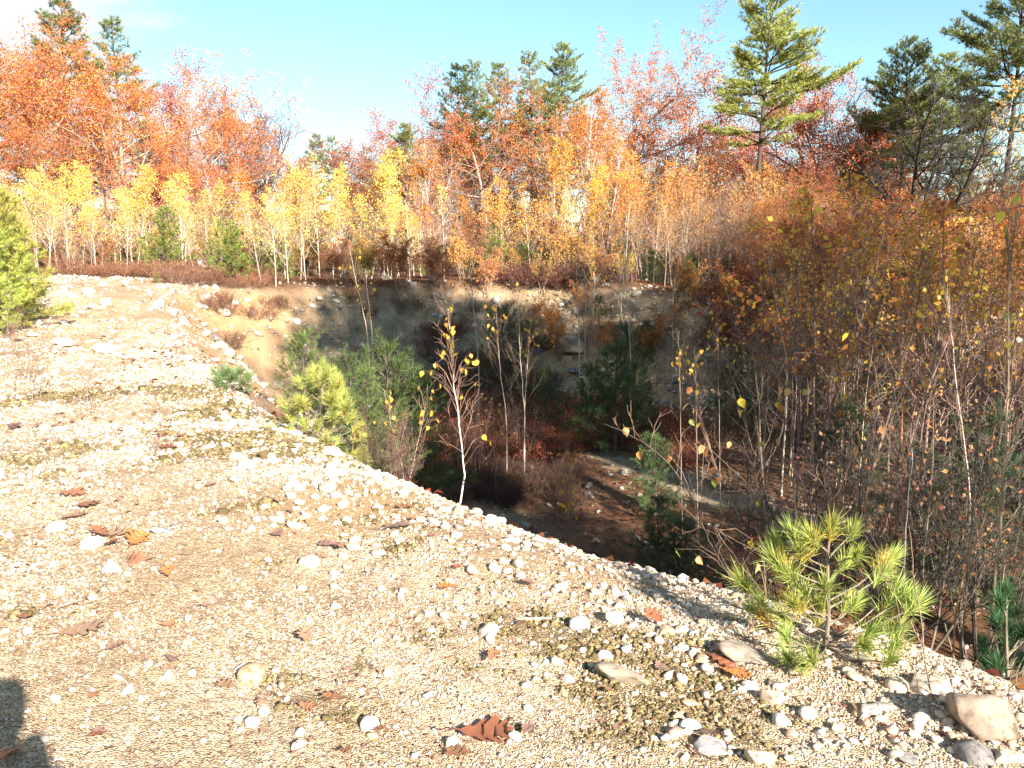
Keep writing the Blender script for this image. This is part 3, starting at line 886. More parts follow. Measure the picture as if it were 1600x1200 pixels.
leafy(TALLBIRCH, 0, 'tall_birch_tree', 'birch tree', 945, 215, 34, C_GOLD, 'broad yellow birch under the right side of the great red oak', barkc=(.45, .4, .35), rz=2.4)
leafy(OAKTHIN, 2, 'oak_tree', 'oak tree', 1010, 225, 40, (.42, .16, .05), 'thin orange oak between the great red oak and the broken snag', rz=1.5)
for px, top, Y, c_, lab in [(620, 195, 46, (.46, .17, .07), 'russet oak right of the thin russet one in the dip of the treeline'), (706, 175, 50, (.44, .14, .07), 'red oak behind the foot of the slim leaning pine'),
                            (752, 165, 51, (.48, .18, .07), 'orange oak behind the fuller middle pine'), (850, 135, 52, (.46, .16, .08), 'reddish oak between the narrow pointed pine and the great red oak'),
                            (1060, 215, 46, (.44, .16, .07), 'russet oak just left of the broken snag'), (1205, 165, 47, (.46, .13, .06), 'red oak right of the trunk of the big sunlit pine'), (1370, 165, 48, (.42, .15, .07), 'russet oak behind the spreading pine')]:
    leafy(OAK, int(px) % 4, 'oak_tree', 'oak tree', px, top, Y, c_, lab)
# a snag
_sb = MB(); _r = np.random.default_rng(5)
_sb.tube(np.array([[0, 0, -.2], [.05, 0, 2], [0, .05, 4.2], [-.08, 0, 6], [-.12, 0, 6.5]]), [.2, .17, .14, .11, .05], 7)
for _i in range(9):
    _z = 3.0 + _i * .38; _a = _r.uniform(0, 6.3); _l = _r.uniform(.3, .9)
    _sb.tube(np.array([[-.03, 0, _z], [math.cos(_a) * _l * .6, math.sin(_a) * _l * .6, _z + .12], [math.cos(_a) * _l, math.sin(_a) * _l, _z + .35 * _r.uniform(-.3, 1)]]), [.035, .025, .012], 4)
SNAG = {'trunk': _sb.mesh('trunk'), 'h': 6.5}
place(1086, 192, 43, SNAG, 'dead_snag', 'broken dead trunk with short stubs left of the big sunlit pine', 'dead tree', None, None, barkc=(.16, .12, .1))
# right
leafy(OAKTHIN, 1, 'oak_tree', 'oak tree', 1145, 175, 45, (.44, .11, .045), 'red orange oak behind the lower trunk of the big sunlit pine', rz=3.0)
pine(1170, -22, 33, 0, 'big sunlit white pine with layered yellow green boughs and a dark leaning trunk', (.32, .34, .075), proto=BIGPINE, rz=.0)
pine(1110, 205, 52, 1, 'far pine low behind the broken snag', C_PINE)
leafy(OAK, 2, 'maple_tree', 'maple tree', 1290, 108, 38, (.48, .16, .075), 'tall red maple right of the big sunlit pine', rz=1.0, hscale=1.12)
leafy(OAKTHIN, 2, 'oak_tree', 'oak tree', 1240, 190, 40, (.40, .11, .05), 'thin red oak in front of the red maple', rz=2.0)
leafy(MAPLE, 2, 'maple_tree', 'maple tree', 1330, 190, 36, (.44, .15, .06), 'shorter red maple beside the tall red maple', rz=.5, hscale=1.1)
pine(1405, 60, 33, 0, 'spreading pine behind the black leafless tree', (.20, .23, .06), proto=BIGPINE, rz=2.0)
pine(1450, 88, 37, 0, 'wide pine filling the gap between the spreading pine and the tall dark pine', (.19, .22, .06), proto=BIGPINE, rz=4.4)
pine(1385, 130, 40, 1, 'pine with a thin pinkish leader left of the spreading pine', C_PINE)
pine(1556, -60, 30, 0, 'tall dark trunked pine at the right end of the treeline', (.17, .20, .055), proto=BIGPINE, tilt=(0, .05), rz=4.2)
pine(1640, 20, 33, 1, 'pine cut by the right edge of the photo', C_PINE)
pine(1500, 170, 42, 1, 'pine seen low between the black leafless tree and the tall dark pine', C_PINE)
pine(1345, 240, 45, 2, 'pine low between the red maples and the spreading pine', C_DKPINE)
leafy(BLACKTREE, 0, 'bare_black_tree', 'tree', 1455, 85, 22, None, 'black leafless tree with upswept limbs in front of the pines', barkc=(.035, .028, .024), rz=2.0)
leafy(BARE, 2, 'bare_black_tree', 'tree', 1530, 150, 27, None, 'smaller dark leafless tree right of the black leafless tree', barkc=(.06, .05, .045))
leafy(BIRCHTHIN, 0, 'birch_tree', 'birch tree', 1532, 120, 26, C_GOLD, 'white trunked birch under the tall dark pine at the right', barkc=C_BIRCHB)
leafy(OAK, 1, 'oak_tree', 'oak tree', 1300, 225, 29, (.36, .10, .04), 'russet oak leaning over the thicket right of the pit', rz=3.0)
leafy(OAK, 0, 'oak_tree', 'oak tree', 1400, 285, 27, (.32, .11, .035), 'brown oak under the spreading pine', rz=1.0)
leafy(OAKTHIN, 0, 'oak_tree', 'oak tree', 1570, 250, 26, (.34, .14, .04), 'brown gold oak at the right edge under the tall dark pine', rz=5.0)

# fill of the wood: more trees behind, each one its own
wr = random.Random(11)
for i in range(46):
    px = -60 + 1720 * (i + wr.uniform(0, .9)) / 46
    Y = wr.uniform(50, 66)
    top = {0: 215, 1: 245, 2: 230, 3: 215}[min(3, int(max(0, px) / 400))] + wr.uniform(-10, 55)
    kind = wr.random()
    if kind < .35:
        pine(px, top, Y, wr.randrange(3), 'far pine filling the treeline behind the nearer trees', C_PINE, group='far trees at the back of the wood')
    elif kind < .62:
        leafy(MAPLE if wr.random() < .5 else OAKTHIN, wr.randrange(3), 'maple_tree', 'tree', px, top + 10, Y, wr.choice([(.36, .10, .05), (.40, .15, .05), (.3, .09, .06)]),
              'far reddish tree filling the treeline behind the nearer trees', 'far trees at the back of the wood')
    else:
        leafy(BARE, wr.randrange(3), 'bare_tree', 'tree', px, top, Y, None, 'far leafless grey tree filling the treeline behind the nearer trees', 'far trees at the back of the wood', barkc=(.24, .18, .15))
# understorey
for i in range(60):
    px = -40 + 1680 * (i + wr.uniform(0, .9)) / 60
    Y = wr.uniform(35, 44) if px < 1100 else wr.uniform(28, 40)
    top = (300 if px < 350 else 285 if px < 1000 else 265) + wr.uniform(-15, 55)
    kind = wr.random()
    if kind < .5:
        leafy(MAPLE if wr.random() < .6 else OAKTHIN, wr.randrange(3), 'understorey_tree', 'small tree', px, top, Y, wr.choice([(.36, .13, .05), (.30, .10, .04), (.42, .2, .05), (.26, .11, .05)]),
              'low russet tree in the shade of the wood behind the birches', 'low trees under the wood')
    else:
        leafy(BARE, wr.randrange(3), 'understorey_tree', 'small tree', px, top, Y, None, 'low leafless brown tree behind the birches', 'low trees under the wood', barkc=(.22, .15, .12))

# ---------------------------------------------------------------- birch stand on the far bench
def birch(px, top, Y, c, label, group, protos=BIRCH, k=None, **kw):
    k = prng.randrange(len(protos)) if k is None else k
    return place(px, top, Y, protos[k], 'birch_tree', label, 'birch tree', group, c, barkc=kw.pop('barkc', C_BIRCHB), bark=M_BIRCH, tilt=(prng.uniform(-.07, .07), prng.uniform(-.09, .09)), **kw)

br = random.Random(23)
G_LB = 'yellow birches behind the gravel heap'
for i in range(40):
    px = -30 + 390 * (i + br.uniform(0, .9)) / 40
    birch(px, 290 + br.uniform(-48, 70), br.uniform(26.5, 33), jit(br.choice([C_YEL, C_YEL, (.60, .50, .14), (.66, .42, .10)]), br, .12), 'slender yellow birch in the low stand behind the gravel heap', G_LB)
for i in range(15):
    px = 0 + 360 * (i + br.uniform(0, .9)) / 15
    birch(px, 300 + br.uniform(-10, 60), br.uniform(25.5, 30), jit(C_ORANGE, br, .1), 'thin half bare birch in the low stand behind the gravel heap', G_LB, BIRCHTHIN)
for px, top, Y, lab in [(150, 300, 25.2, 'birch clump with several white stems at the back of the gravel heap'), (285, 262, 27, 'tallest yellow birch of the stand behind the gravel heap'),
                        (430, 285, 25.3, 'white stemmed birch on the brink at the top of the orange slope'), (450, 300, 26.2, 'white stemmed birch just right of the one on the brink of the orange slope'),
                        (408, 292, 26, 'leaning pale birch left of the one on the brink of the orange slope')]:
    birch(px, top, Y, C_YEL, lab, None, BIRCH)
G_MB = 'tall yellow birches beyond the far bank'
for px, top, Y in [(500, 238, 30), (520, 250, 31), (478, 262, 29), (540, 282, 29.5), (580, 222, 31), (600, 228, 31.5), (590, 250, 30.5), (625, 262, 31), (612, 300, 30), (640, 318, 30.5),
                   (560, 300, 31), (520, 300, 29.4), (455, 232, 33), (660, 330, 31)]:
    birch(px, top, Y, jit(C_YEL, br, .08), 'tall bright yellow birch in the dense middle of the birch stand', G_MB)
for i in range(22):
    px = 370 + 330 * (i + br.uniform(0, .9)) / 22
    birch(px, 270 + br.uniform(-20, 70), br.uniform(28.5, 34), jit(C_ORANGE if i % 3 else C_YEL, br, .1), 'thin birch with few leaves between the tall yellow birches', 'thin birches among the tall yellow ones', BIRCHTHIN if i % 2 else BIRCH)
G_RB = 'gold birches right of the middle'
for px, top, Y, c in [(760, 285, 31, C_GOLD), (785, 275, 31.5, C_GOLD), (800, 300, 32, C_YEL), (830, 280, 31, C_GOLD), (845, 290, 32, C_GOLD), (870, 240, 32, C_GOLD), (905, 200, 31, C_GOLD),
                      (925, 255, 32, C_GOLD), (885, 290, 31, C_YEL), (950, 270, 31, C_GOLD), (975, 240, 30, C_ORANGE), (1000, 262, 31, C_GOLD), (720, 300, 32, C_ORANGE), (740, 320, 32, C_ORANGE)]:
    birch(px, top, Y, jit(c, br, .08), 'gold leaved birch above the shaded far bank below the great red oak', G_RB, BIRCH)
for i in range(46):
    px = 970 + 240 * (i + br.uniform(0, .9)) / 46
    k = br.random()
    birch(px, 255 + br.uniform(-20, 60), br.uniform(27.5, 36), jit((.54, .27, .07), br, .15), 'almost bare grey brown birch pole in the thin stand below the broken snag', 'bare birch poles below the snag', BIRCHBARE if k < .3 else BIRCHTHIN if k < .75 else BIRCH,
          barkc=(.30, .21, .145) if k < .8 else C_BIRCHB)
for i in range(30):
    px = 1180 + 440 * (i + br.uniform(0, .9)) / 30
    birch(px, 330 + br.uniform(-50, 80), br.uniform(20, 29), jit(br.choice([(.64, .31, .05), (.52, .22, .045), (.50, .17, .045)]), br, .15), 'small birch with dull gold leaves in the thicket right of the pit',
          'dull gold birches right of the pit', BIRCH if i % 4 == 0 else BIRCHTHIN, barkc=(.22, .17, .13))
for i in range(32):
    px = 1170 + 450 * (i + br.uniform(0, .9)) / 32
    Y = br.uniform(21, 29)
    place(px, 385 + br.uniform(-45, 70) + (29 - Y) * 4, Y, BROWNBUSH[i % 3], 'brown_leaved_shrub', 'brown leaved shrub in the thicket on the slope right of the pit', 'shrub', 'brown leaved shrubs right of the pit',
          jit(br.choice([(.42, .14, .045), (.48, .18, .05), (.36, .11, .04), (.52, .25, .055)]), br, .2), barkc=(.14, .10, .075), names=('stems', 'foliage'))
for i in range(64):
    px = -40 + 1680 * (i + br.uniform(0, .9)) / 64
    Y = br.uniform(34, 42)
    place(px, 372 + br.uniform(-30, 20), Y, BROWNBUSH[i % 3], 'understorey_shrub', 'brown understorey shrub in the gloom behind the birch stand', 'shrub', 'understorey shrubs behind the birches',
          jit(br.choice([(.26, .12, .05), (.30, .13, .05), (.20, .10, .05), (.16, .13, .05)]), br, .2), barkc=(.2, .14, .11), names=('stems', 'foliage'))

for i in range(46):
    px = -20 + 1010 * (i + br.uniform(0, .9)) / 46
    Y = br.uniform(27.5, 33.5)
    place(px, 372 + br.uniform(-38, 18), Y, BROWNBUSH[i % 3], 'understorey_shrub', 'thin russet shrub growing between the birch stems on the far bench', 'shrub', 'russet shrubs between the birch stems',
          jit(br.choice([(.44, .2, .08), (.48, .27, .08), (.36, .15, .07), (.40, .30, .08)]), br, .2), barkc=(.34, .24, .17), names=('stems', 'foliage'))

for i, (px, top, Y) in enumerate([(1195, 290, 27), (1250, 255, 25), (1310, 300, 22.5), (1350, 260, 25), (1430, 290, 22), (1490, 300, 21), (1540, 270, 23), (1595, 300, 20)]):
    leafy(OAK, i % 4, 'young_oak_tree', 'oak tree', px, top, Y, [(.42, .17, .06), (.52, .25, .06), (.38, .14, .055)][i % 3], 'young russet oak rising from the slope of the right thicket', 'young russet oaks of the right thicket', barkc=(.16, .12, .09))
for i in range(40):
    px = 1195 + 420 * (i + br.uniform(0, .9)) / 40
    Y = br.uniform(11, 21)
    place(px, br.uniform(250, 430) + (Y - 11) * 2, Y, (SAPL + BIRCHTHIN)[i % 8], 'tall_sapling', 'tall thin sapling with a few rusty gold leaves in the right thicket', 'sapling', 'tall thin saplings of the right thicket',
          jit(br.choice([(.66, .36, .06), (.66, .31, .06), (.56, .22, .055), (.68, .42, .07)]), br, .15), barkc=jit((.26, .19, .14), br, .3))

# ---------------------------------------------------------------- young pines on the benches
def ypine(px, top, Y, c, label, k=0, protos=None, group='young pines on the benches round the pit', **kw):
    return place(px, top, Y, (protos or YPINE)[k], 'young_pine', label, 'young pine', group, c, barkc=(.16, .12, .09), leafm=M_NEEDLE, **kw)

C_YP = (.17, .22, .045)
ypine(2, 288, 14.5, (.36, .38, .075), 'bushy yellow green young pine cut by the left edge beside the gravel heap', 0, BUSHPINE)
ypine(-30, 300, 13.6, (.34, .37, .075), 'young pine mostly hidden behind the bushy one at the left edge', 0, BUSHPINE)
ypine(22, 335, 15.2, (.34, .36, .08), 'shorter young pine right behind the bushy one at the left edge', 0, BUSHPINE)
ypine(262, 318, 25.5, C_YP, 'young pine standing left of the pale boulder', 1)
ypine(365, 345, 25.5, C_YP, 'young pine right in front of the pale boulder', 2)
ypine(245, 420, 22.5, (.22, .2, .06), 'tiny yellowish pine seedling in the brown heath at the top of the gravel heap', 0)
ypine(678, 372, 30.8, (.19, .25, .055), 'round bright young pine on the brink of the far bank', 3)
ypine(770, 350, 31.2, C_YP, 'taller young pine on the brink right of the round bright one', 2)
ypine(745, 368, 31.8, C_YP, 'young pine partly behind the taller one on the far brink', 1)
ypine(822, 368, 31.5, (.15, .2, .05), 'young pine on the far brink below the gold birches', 2)
ypine(855, 385, 32, C_YP, 'smallest young pine on the far brink below the gold birches', 3)
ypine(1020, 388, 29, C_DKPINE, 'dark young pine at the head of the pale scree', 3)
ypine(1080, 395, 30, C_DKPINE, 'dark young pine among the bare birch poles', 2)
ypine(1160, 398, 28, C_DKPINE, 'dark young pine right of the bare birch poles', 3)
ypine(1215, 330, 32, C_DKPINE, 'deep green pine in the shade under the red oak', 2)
ypine(960, 405, 30, (.2, .2, .05), 'low yellowish pine left of the dark one at the head of the scree', 3)
ypine(345, 338, 27.5, (.22, .24, .07), 'pale green young pine behind the pale boulder', 0)
ypine(410, 350, 28, (.22, .24, .07), 'pale green young pine below the leafless purplish oak', 1)
ypine(440, 372, 27.5, (.20, .22, .06), 'low grey green young pine above the orange slope', 3)
ypine(560, 365, 30.5, (.20, .22, .06), 'low green young pine among the tallest yellow birches', 2)
ypine(155, 345, 29, (.22, .23, .08), 'pale young pine in the low birch stand at the left', 3)
ypine(480, 330, 33, (.16, .17, .05), 'grey green young pine among the tall yellow birches', 1)
ypine(210, 300, 35, C_DKPINE, 'dark pine behind the birches near the crimson maple', 2)

# ---------------------------------------------------------------- brown heath on the brinks
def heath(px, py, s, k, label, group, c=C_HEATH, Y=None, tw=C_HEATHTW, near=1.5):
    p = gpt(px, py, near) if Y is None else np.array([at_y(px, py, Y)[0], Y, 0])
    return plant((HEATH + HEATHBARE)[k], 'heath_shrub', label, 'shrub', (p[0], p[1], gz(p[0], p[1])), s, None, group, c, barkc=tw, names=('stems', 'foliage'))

hr = random.Random(31)
for i in range(20):
    px = 60 + 360 * (i + hr.uniform(0, .9)) / 20
    heath(px, 0, hr.uniform(.25, .7), hr.randrange(4), 'low russet heath shrub at the foot of the birches behind the gravel heap', 'russet heath behind the gravel heap', jit((.33, .13, .055), hr, .15), Y=hr.uniform(23.5, 27), tw=(.24, .14, .09))
for i in range(7):
    heath(235 + hr.uniform(-30, 110), 0, hr.uniform(.3, .6), hr.randrange(4), 'dark brown heath shrub on the crest of the gravel heap', 'dark heath on the heap crest', jit((.24, .09, .05), hr, .15), Y=hr.uniform(21, 23.5), tw=(.2, .12, .08))
heath(405, 497, .5, 1, 'single russet heath shrub on the orange slope', None, (.32, .14, .06), tw=(.25, .15, .1))
heath(430, 480, .4, 3, 'small dry shrub above the single one on the orange slope', None, (.3, .14, .06), tw=(.25, .15, .1))
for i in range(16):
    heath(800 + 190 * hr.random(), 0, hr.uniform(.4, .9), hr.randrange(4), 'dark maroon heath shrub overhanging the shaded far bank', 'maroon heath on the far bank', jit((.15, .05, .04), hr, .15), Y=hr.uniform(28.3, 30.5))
for i in range(8):
    heath(1120 + 110 * hr.random(), 0, hr.uniform(.5, .8), hr.randrange(4), 'brown heath shrub near the head of the pale scree', 'brown heath by the scree', jit((.2, .075, .04), hr, .2), Y=hr.uniform(24, 28))
for i in range(14):
    px, py = hr.uniform(520, 980), hr.uniform(455, 560)
    heath(px, py, hr.uniform(.25, .6), hr.randrange(5), 'small dry shrub clinging to the face of the shaded far bank', 'dry shrubs on the face of the far bank', jit((.25, .11, .055), hr, .25), tw=(.2, .13, .09), near=9.2)
for i in range(24):
    px, py = hr.uniform(820, 1160), hr.uniform(455, 580)
    p = gpt(px, py, 12)
    k = hr.random()
    if k < .3:
        plant(YPINE[i % 4], 'young_pine', 'small shaded pine on the slope at the right end of the far bank', 'young pine', tuple(p), hr.uniform(.6, 1.5), None, 'small pines at the right end of the far bank', C_DKPINE, (.14, .11, .08), leafm=M_NEEDLE)
    elif k < .65:
        plant(BROWNBUSH[i % 3], 'brown_leaved_shrub', 'rusty leaved shrub on the slope at the right end of the far bank', 'shrub', tuple(p), hr.uniform(.8, 1.8), None, 'rusty shrubs at the right end of the far bank', jit((.46, .2, .06), hr, .2), (.2, .14, .1), names=('stems', 'foliage'))
    else:
        plant(BIRCHTHIN[i % 4], 'birch_tree', 'thin birch sapling on the slope at the right end of the far bank', 'birch tree', tuple(p), hr.uniform(2, 3.6), None, 'thin birches at the right end of the far bank', jit(C_GOLD, hr, .15), (.34, .28, .22), bark=M_BIRCH)
# pit floor
for i in range(72):
    px, py = hr.uniform(690, 1060), hr.uniform(635, 725)
    heath(px, py, hr.uniform(.35, .7), hr.randrange(4), 'rust red huckleberry shrub on the pit floor before the dark pine', 'rust red shrubs on the pit floor', jit((.48, .14, .06), hr, .2), near=9.2)
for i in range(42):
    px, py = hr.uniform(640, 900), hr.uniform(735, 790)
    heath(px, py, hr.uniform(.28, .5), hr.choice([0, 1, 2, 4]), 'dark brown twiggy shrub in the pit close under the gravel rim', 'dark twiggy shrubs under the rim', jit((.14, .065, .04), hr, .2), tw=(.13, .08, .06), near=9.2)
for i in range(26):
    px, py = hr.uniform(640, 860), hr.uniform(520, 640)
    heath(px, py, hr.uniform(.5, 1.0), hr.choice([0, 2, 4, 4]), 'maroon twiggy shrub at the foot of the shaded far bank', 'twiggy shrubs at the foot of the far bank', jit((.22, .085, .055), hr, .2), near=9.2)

# ---------------------------------------------------------------- trees on the right, outside the picture, whose shade fills the pit
sr = random.Random(5)
for i in range(30):
    t = 2 + 36 * (i + sr.uniform(0, .8)) / 30
    s = 4.6 + [0, 5.5, 11, 17][i % 4] + sr.uniform(0, 3)
    x = 1.4 + t * .56 + s * .83; y = 3.4 - t * .83 + s * .56
    if (y > 1 and x < .72 * y + 4) or x < 6.5 or (y > -3 and x < 9 and i % 3 == 0) or abs((x - 3.0) * .866 + (y - 15.0) * .5) < 3.2:
        continue
    if i % 3:
        plant(PINE[i % 2], 'pine_tree', 'white pine of the wood right of the pit, whose shade falls into it', 'pine tree', (x, y, gz(x, y)), sr.uniform(10, 14) * (1 if s < 11 else .68), None, 'wood right of the pit', C_PINE, C_BARKD, leafm=M_NEEDLE)
    else:
        plant(OAK[i % 4], 'oak_tree', 'oak of the wood right of the pit, whose shade falls into it', 'oak tree', (x, y, gz(x, y)), sr.uniform(8.5, 12) * (1 if s < 11 else .75), None, 'wood right of the pit', C_OAK)

for i, (x, y, H_) in enumerate([(13, 3, 16.5), (15.2, .5, 17.5), (17, 4.2, 17), (18, -2, 17.5)]):
    plant(PINE[2 + i % 2], 'pine_tree', 'tall white pine of the wood right of the pit, shading the far bank', 'pine tree', (x, y, gz(x, y)), H_, None, 'tall pines right of the pit', C_PINE, C_BARKD, leafm=M_NEEDLE)

for i, (x, y, H_) in enumerate([(11, 1.2, 18.5), (12.3, -1.5, 19.5), (14, -4, 20.5), (15.5, -3, 20), (12.6, -5, 20.5)]):
    plant(PINE[2 + i % 2], 'pine_tree', 'tall bare stemmed white pine right of the pit, shading the far bank', 'pine tree', (x, y, gz(x, y)), H_, None, 'tall bare stemmed pines right of the pit', C_PINE, C_BARKD, leafm=M_NEEDLE)

for x, y, H_, k in [(6.6, -1.3, 8.5, 2), (8.6, -3.2, 9.5, 2), (10.6, -6.3, 11, 1)]:
    plant(PINE[k], 'pine_tree', 'smaller white pine right of the pit, shading the alders', 'pine tree', (x, y, gz(x, y)), H_, None, 'smaller pines right of the pit', C_PINE, C_BARKD, leafm=M_NEEDLE)

# ================================================================ stones
def rock_mesh(seed, sub=3, planes=7, noise=.14, flat=.75, cut=(.55, .85)):
    rng = np.random.default_rng(seed)
    bm = bmesh.new(); bmesh.ops.create_icosphere(bm, subdivisions=sub, radius=1.0)
    V = np.array([v.co[:] for v in bm.verts])
    for i in range(planes):
        n = nrm(rng.normal(0, 1, 3)); dlim = rng.uniform(*cut)
        over = V @ n - dlim
        V = V - np.clip(over, 0, None)[:, None] * n * .92
    a = rng.uniform(0, 9, 3)
    f = fbm(V[:, 0] * 1.3 + a[0], V[:, 1] * 1.3 + V[:, 2] * 1.1 + a[1], seed, 3) + .5 * fbm(V[:, 2] * 2.5 + a[2], V[:, 0] * 2.2, seed + 3, 2)
    V = V * (1 + noise * f)[:, None]
    V = V / np.abs(V[:, :2]).max()
    V[:, 2] *= flat
    for v, c in zip(bm.verts, V):
        v.co = c
    me = bpy.data.meshes.new('stone'); bm.to_mesh(me); bm.free()
    me.polygons.foreach_set('use_smooth', np.ones(len(me.polygons), bool)); me.update()
    me.materials.append(M_STONE)
    return me

ROUND = [rock_mesh(500 + i, 3, 5, .20, .72, (.62, .9)) for i in range(5)]
ANGUL = [rock_mesh(520 + i, 4, 11, .16, .68, (.42, .75)) for i in range(6)]
SLAB = [rock_mesh(540 + i, 4, 11, .2, .34, (.42, .8)) for i in range(4)]
strng = random.Random(77)
W_ = (.50, .455, .39); PALE = (.40, .345, .275); TAN = (.42, .32, .2); GREY = (.30, .29, .28); DGREY = (.17, .165, .16); PINK = (.40, .27, .21); OCHRE = (.44, .315, .19)

def stone(px, py, wpx, label, c, kind='r', asp=1.0, group=None, near=1.5, hk=1.0, sink=.3, rz=None, name='stone'):
    p = gpt(px, py, near)
    dist = np.linalg.norm(p - EYE)
    r = wpx * dist / FPX / 2
    L = {'r': ROUND, 'a': ANGUL, 's': SLAB}[kind]
    me = L[strng.randrange(len(L))]
    o = bpy.data.objects.new(name, me); COL.objects.link(o)
    zs = {'r': .72, 'a': .68, 's': .34}[kind] * hk
    o.location = (p[0], p[1], p[2] + r * zs * (1 - 2 * sink) * .9)
    o.rotation_euler = (strng.uniform(-.25, .25), strng.uniform(-.25, .25), strng.uniform(-.4, .4) if asp != 1 else (strng.uniform(0, 6.28) if rz is None else rz))
    o.scale = (r, r * asp, r * hk)
    o.color = (*jit(c, strng, .08), 1)
    o['label'] = label; o['category'] = 'stone'
    if group: o['group'] = group
    return o

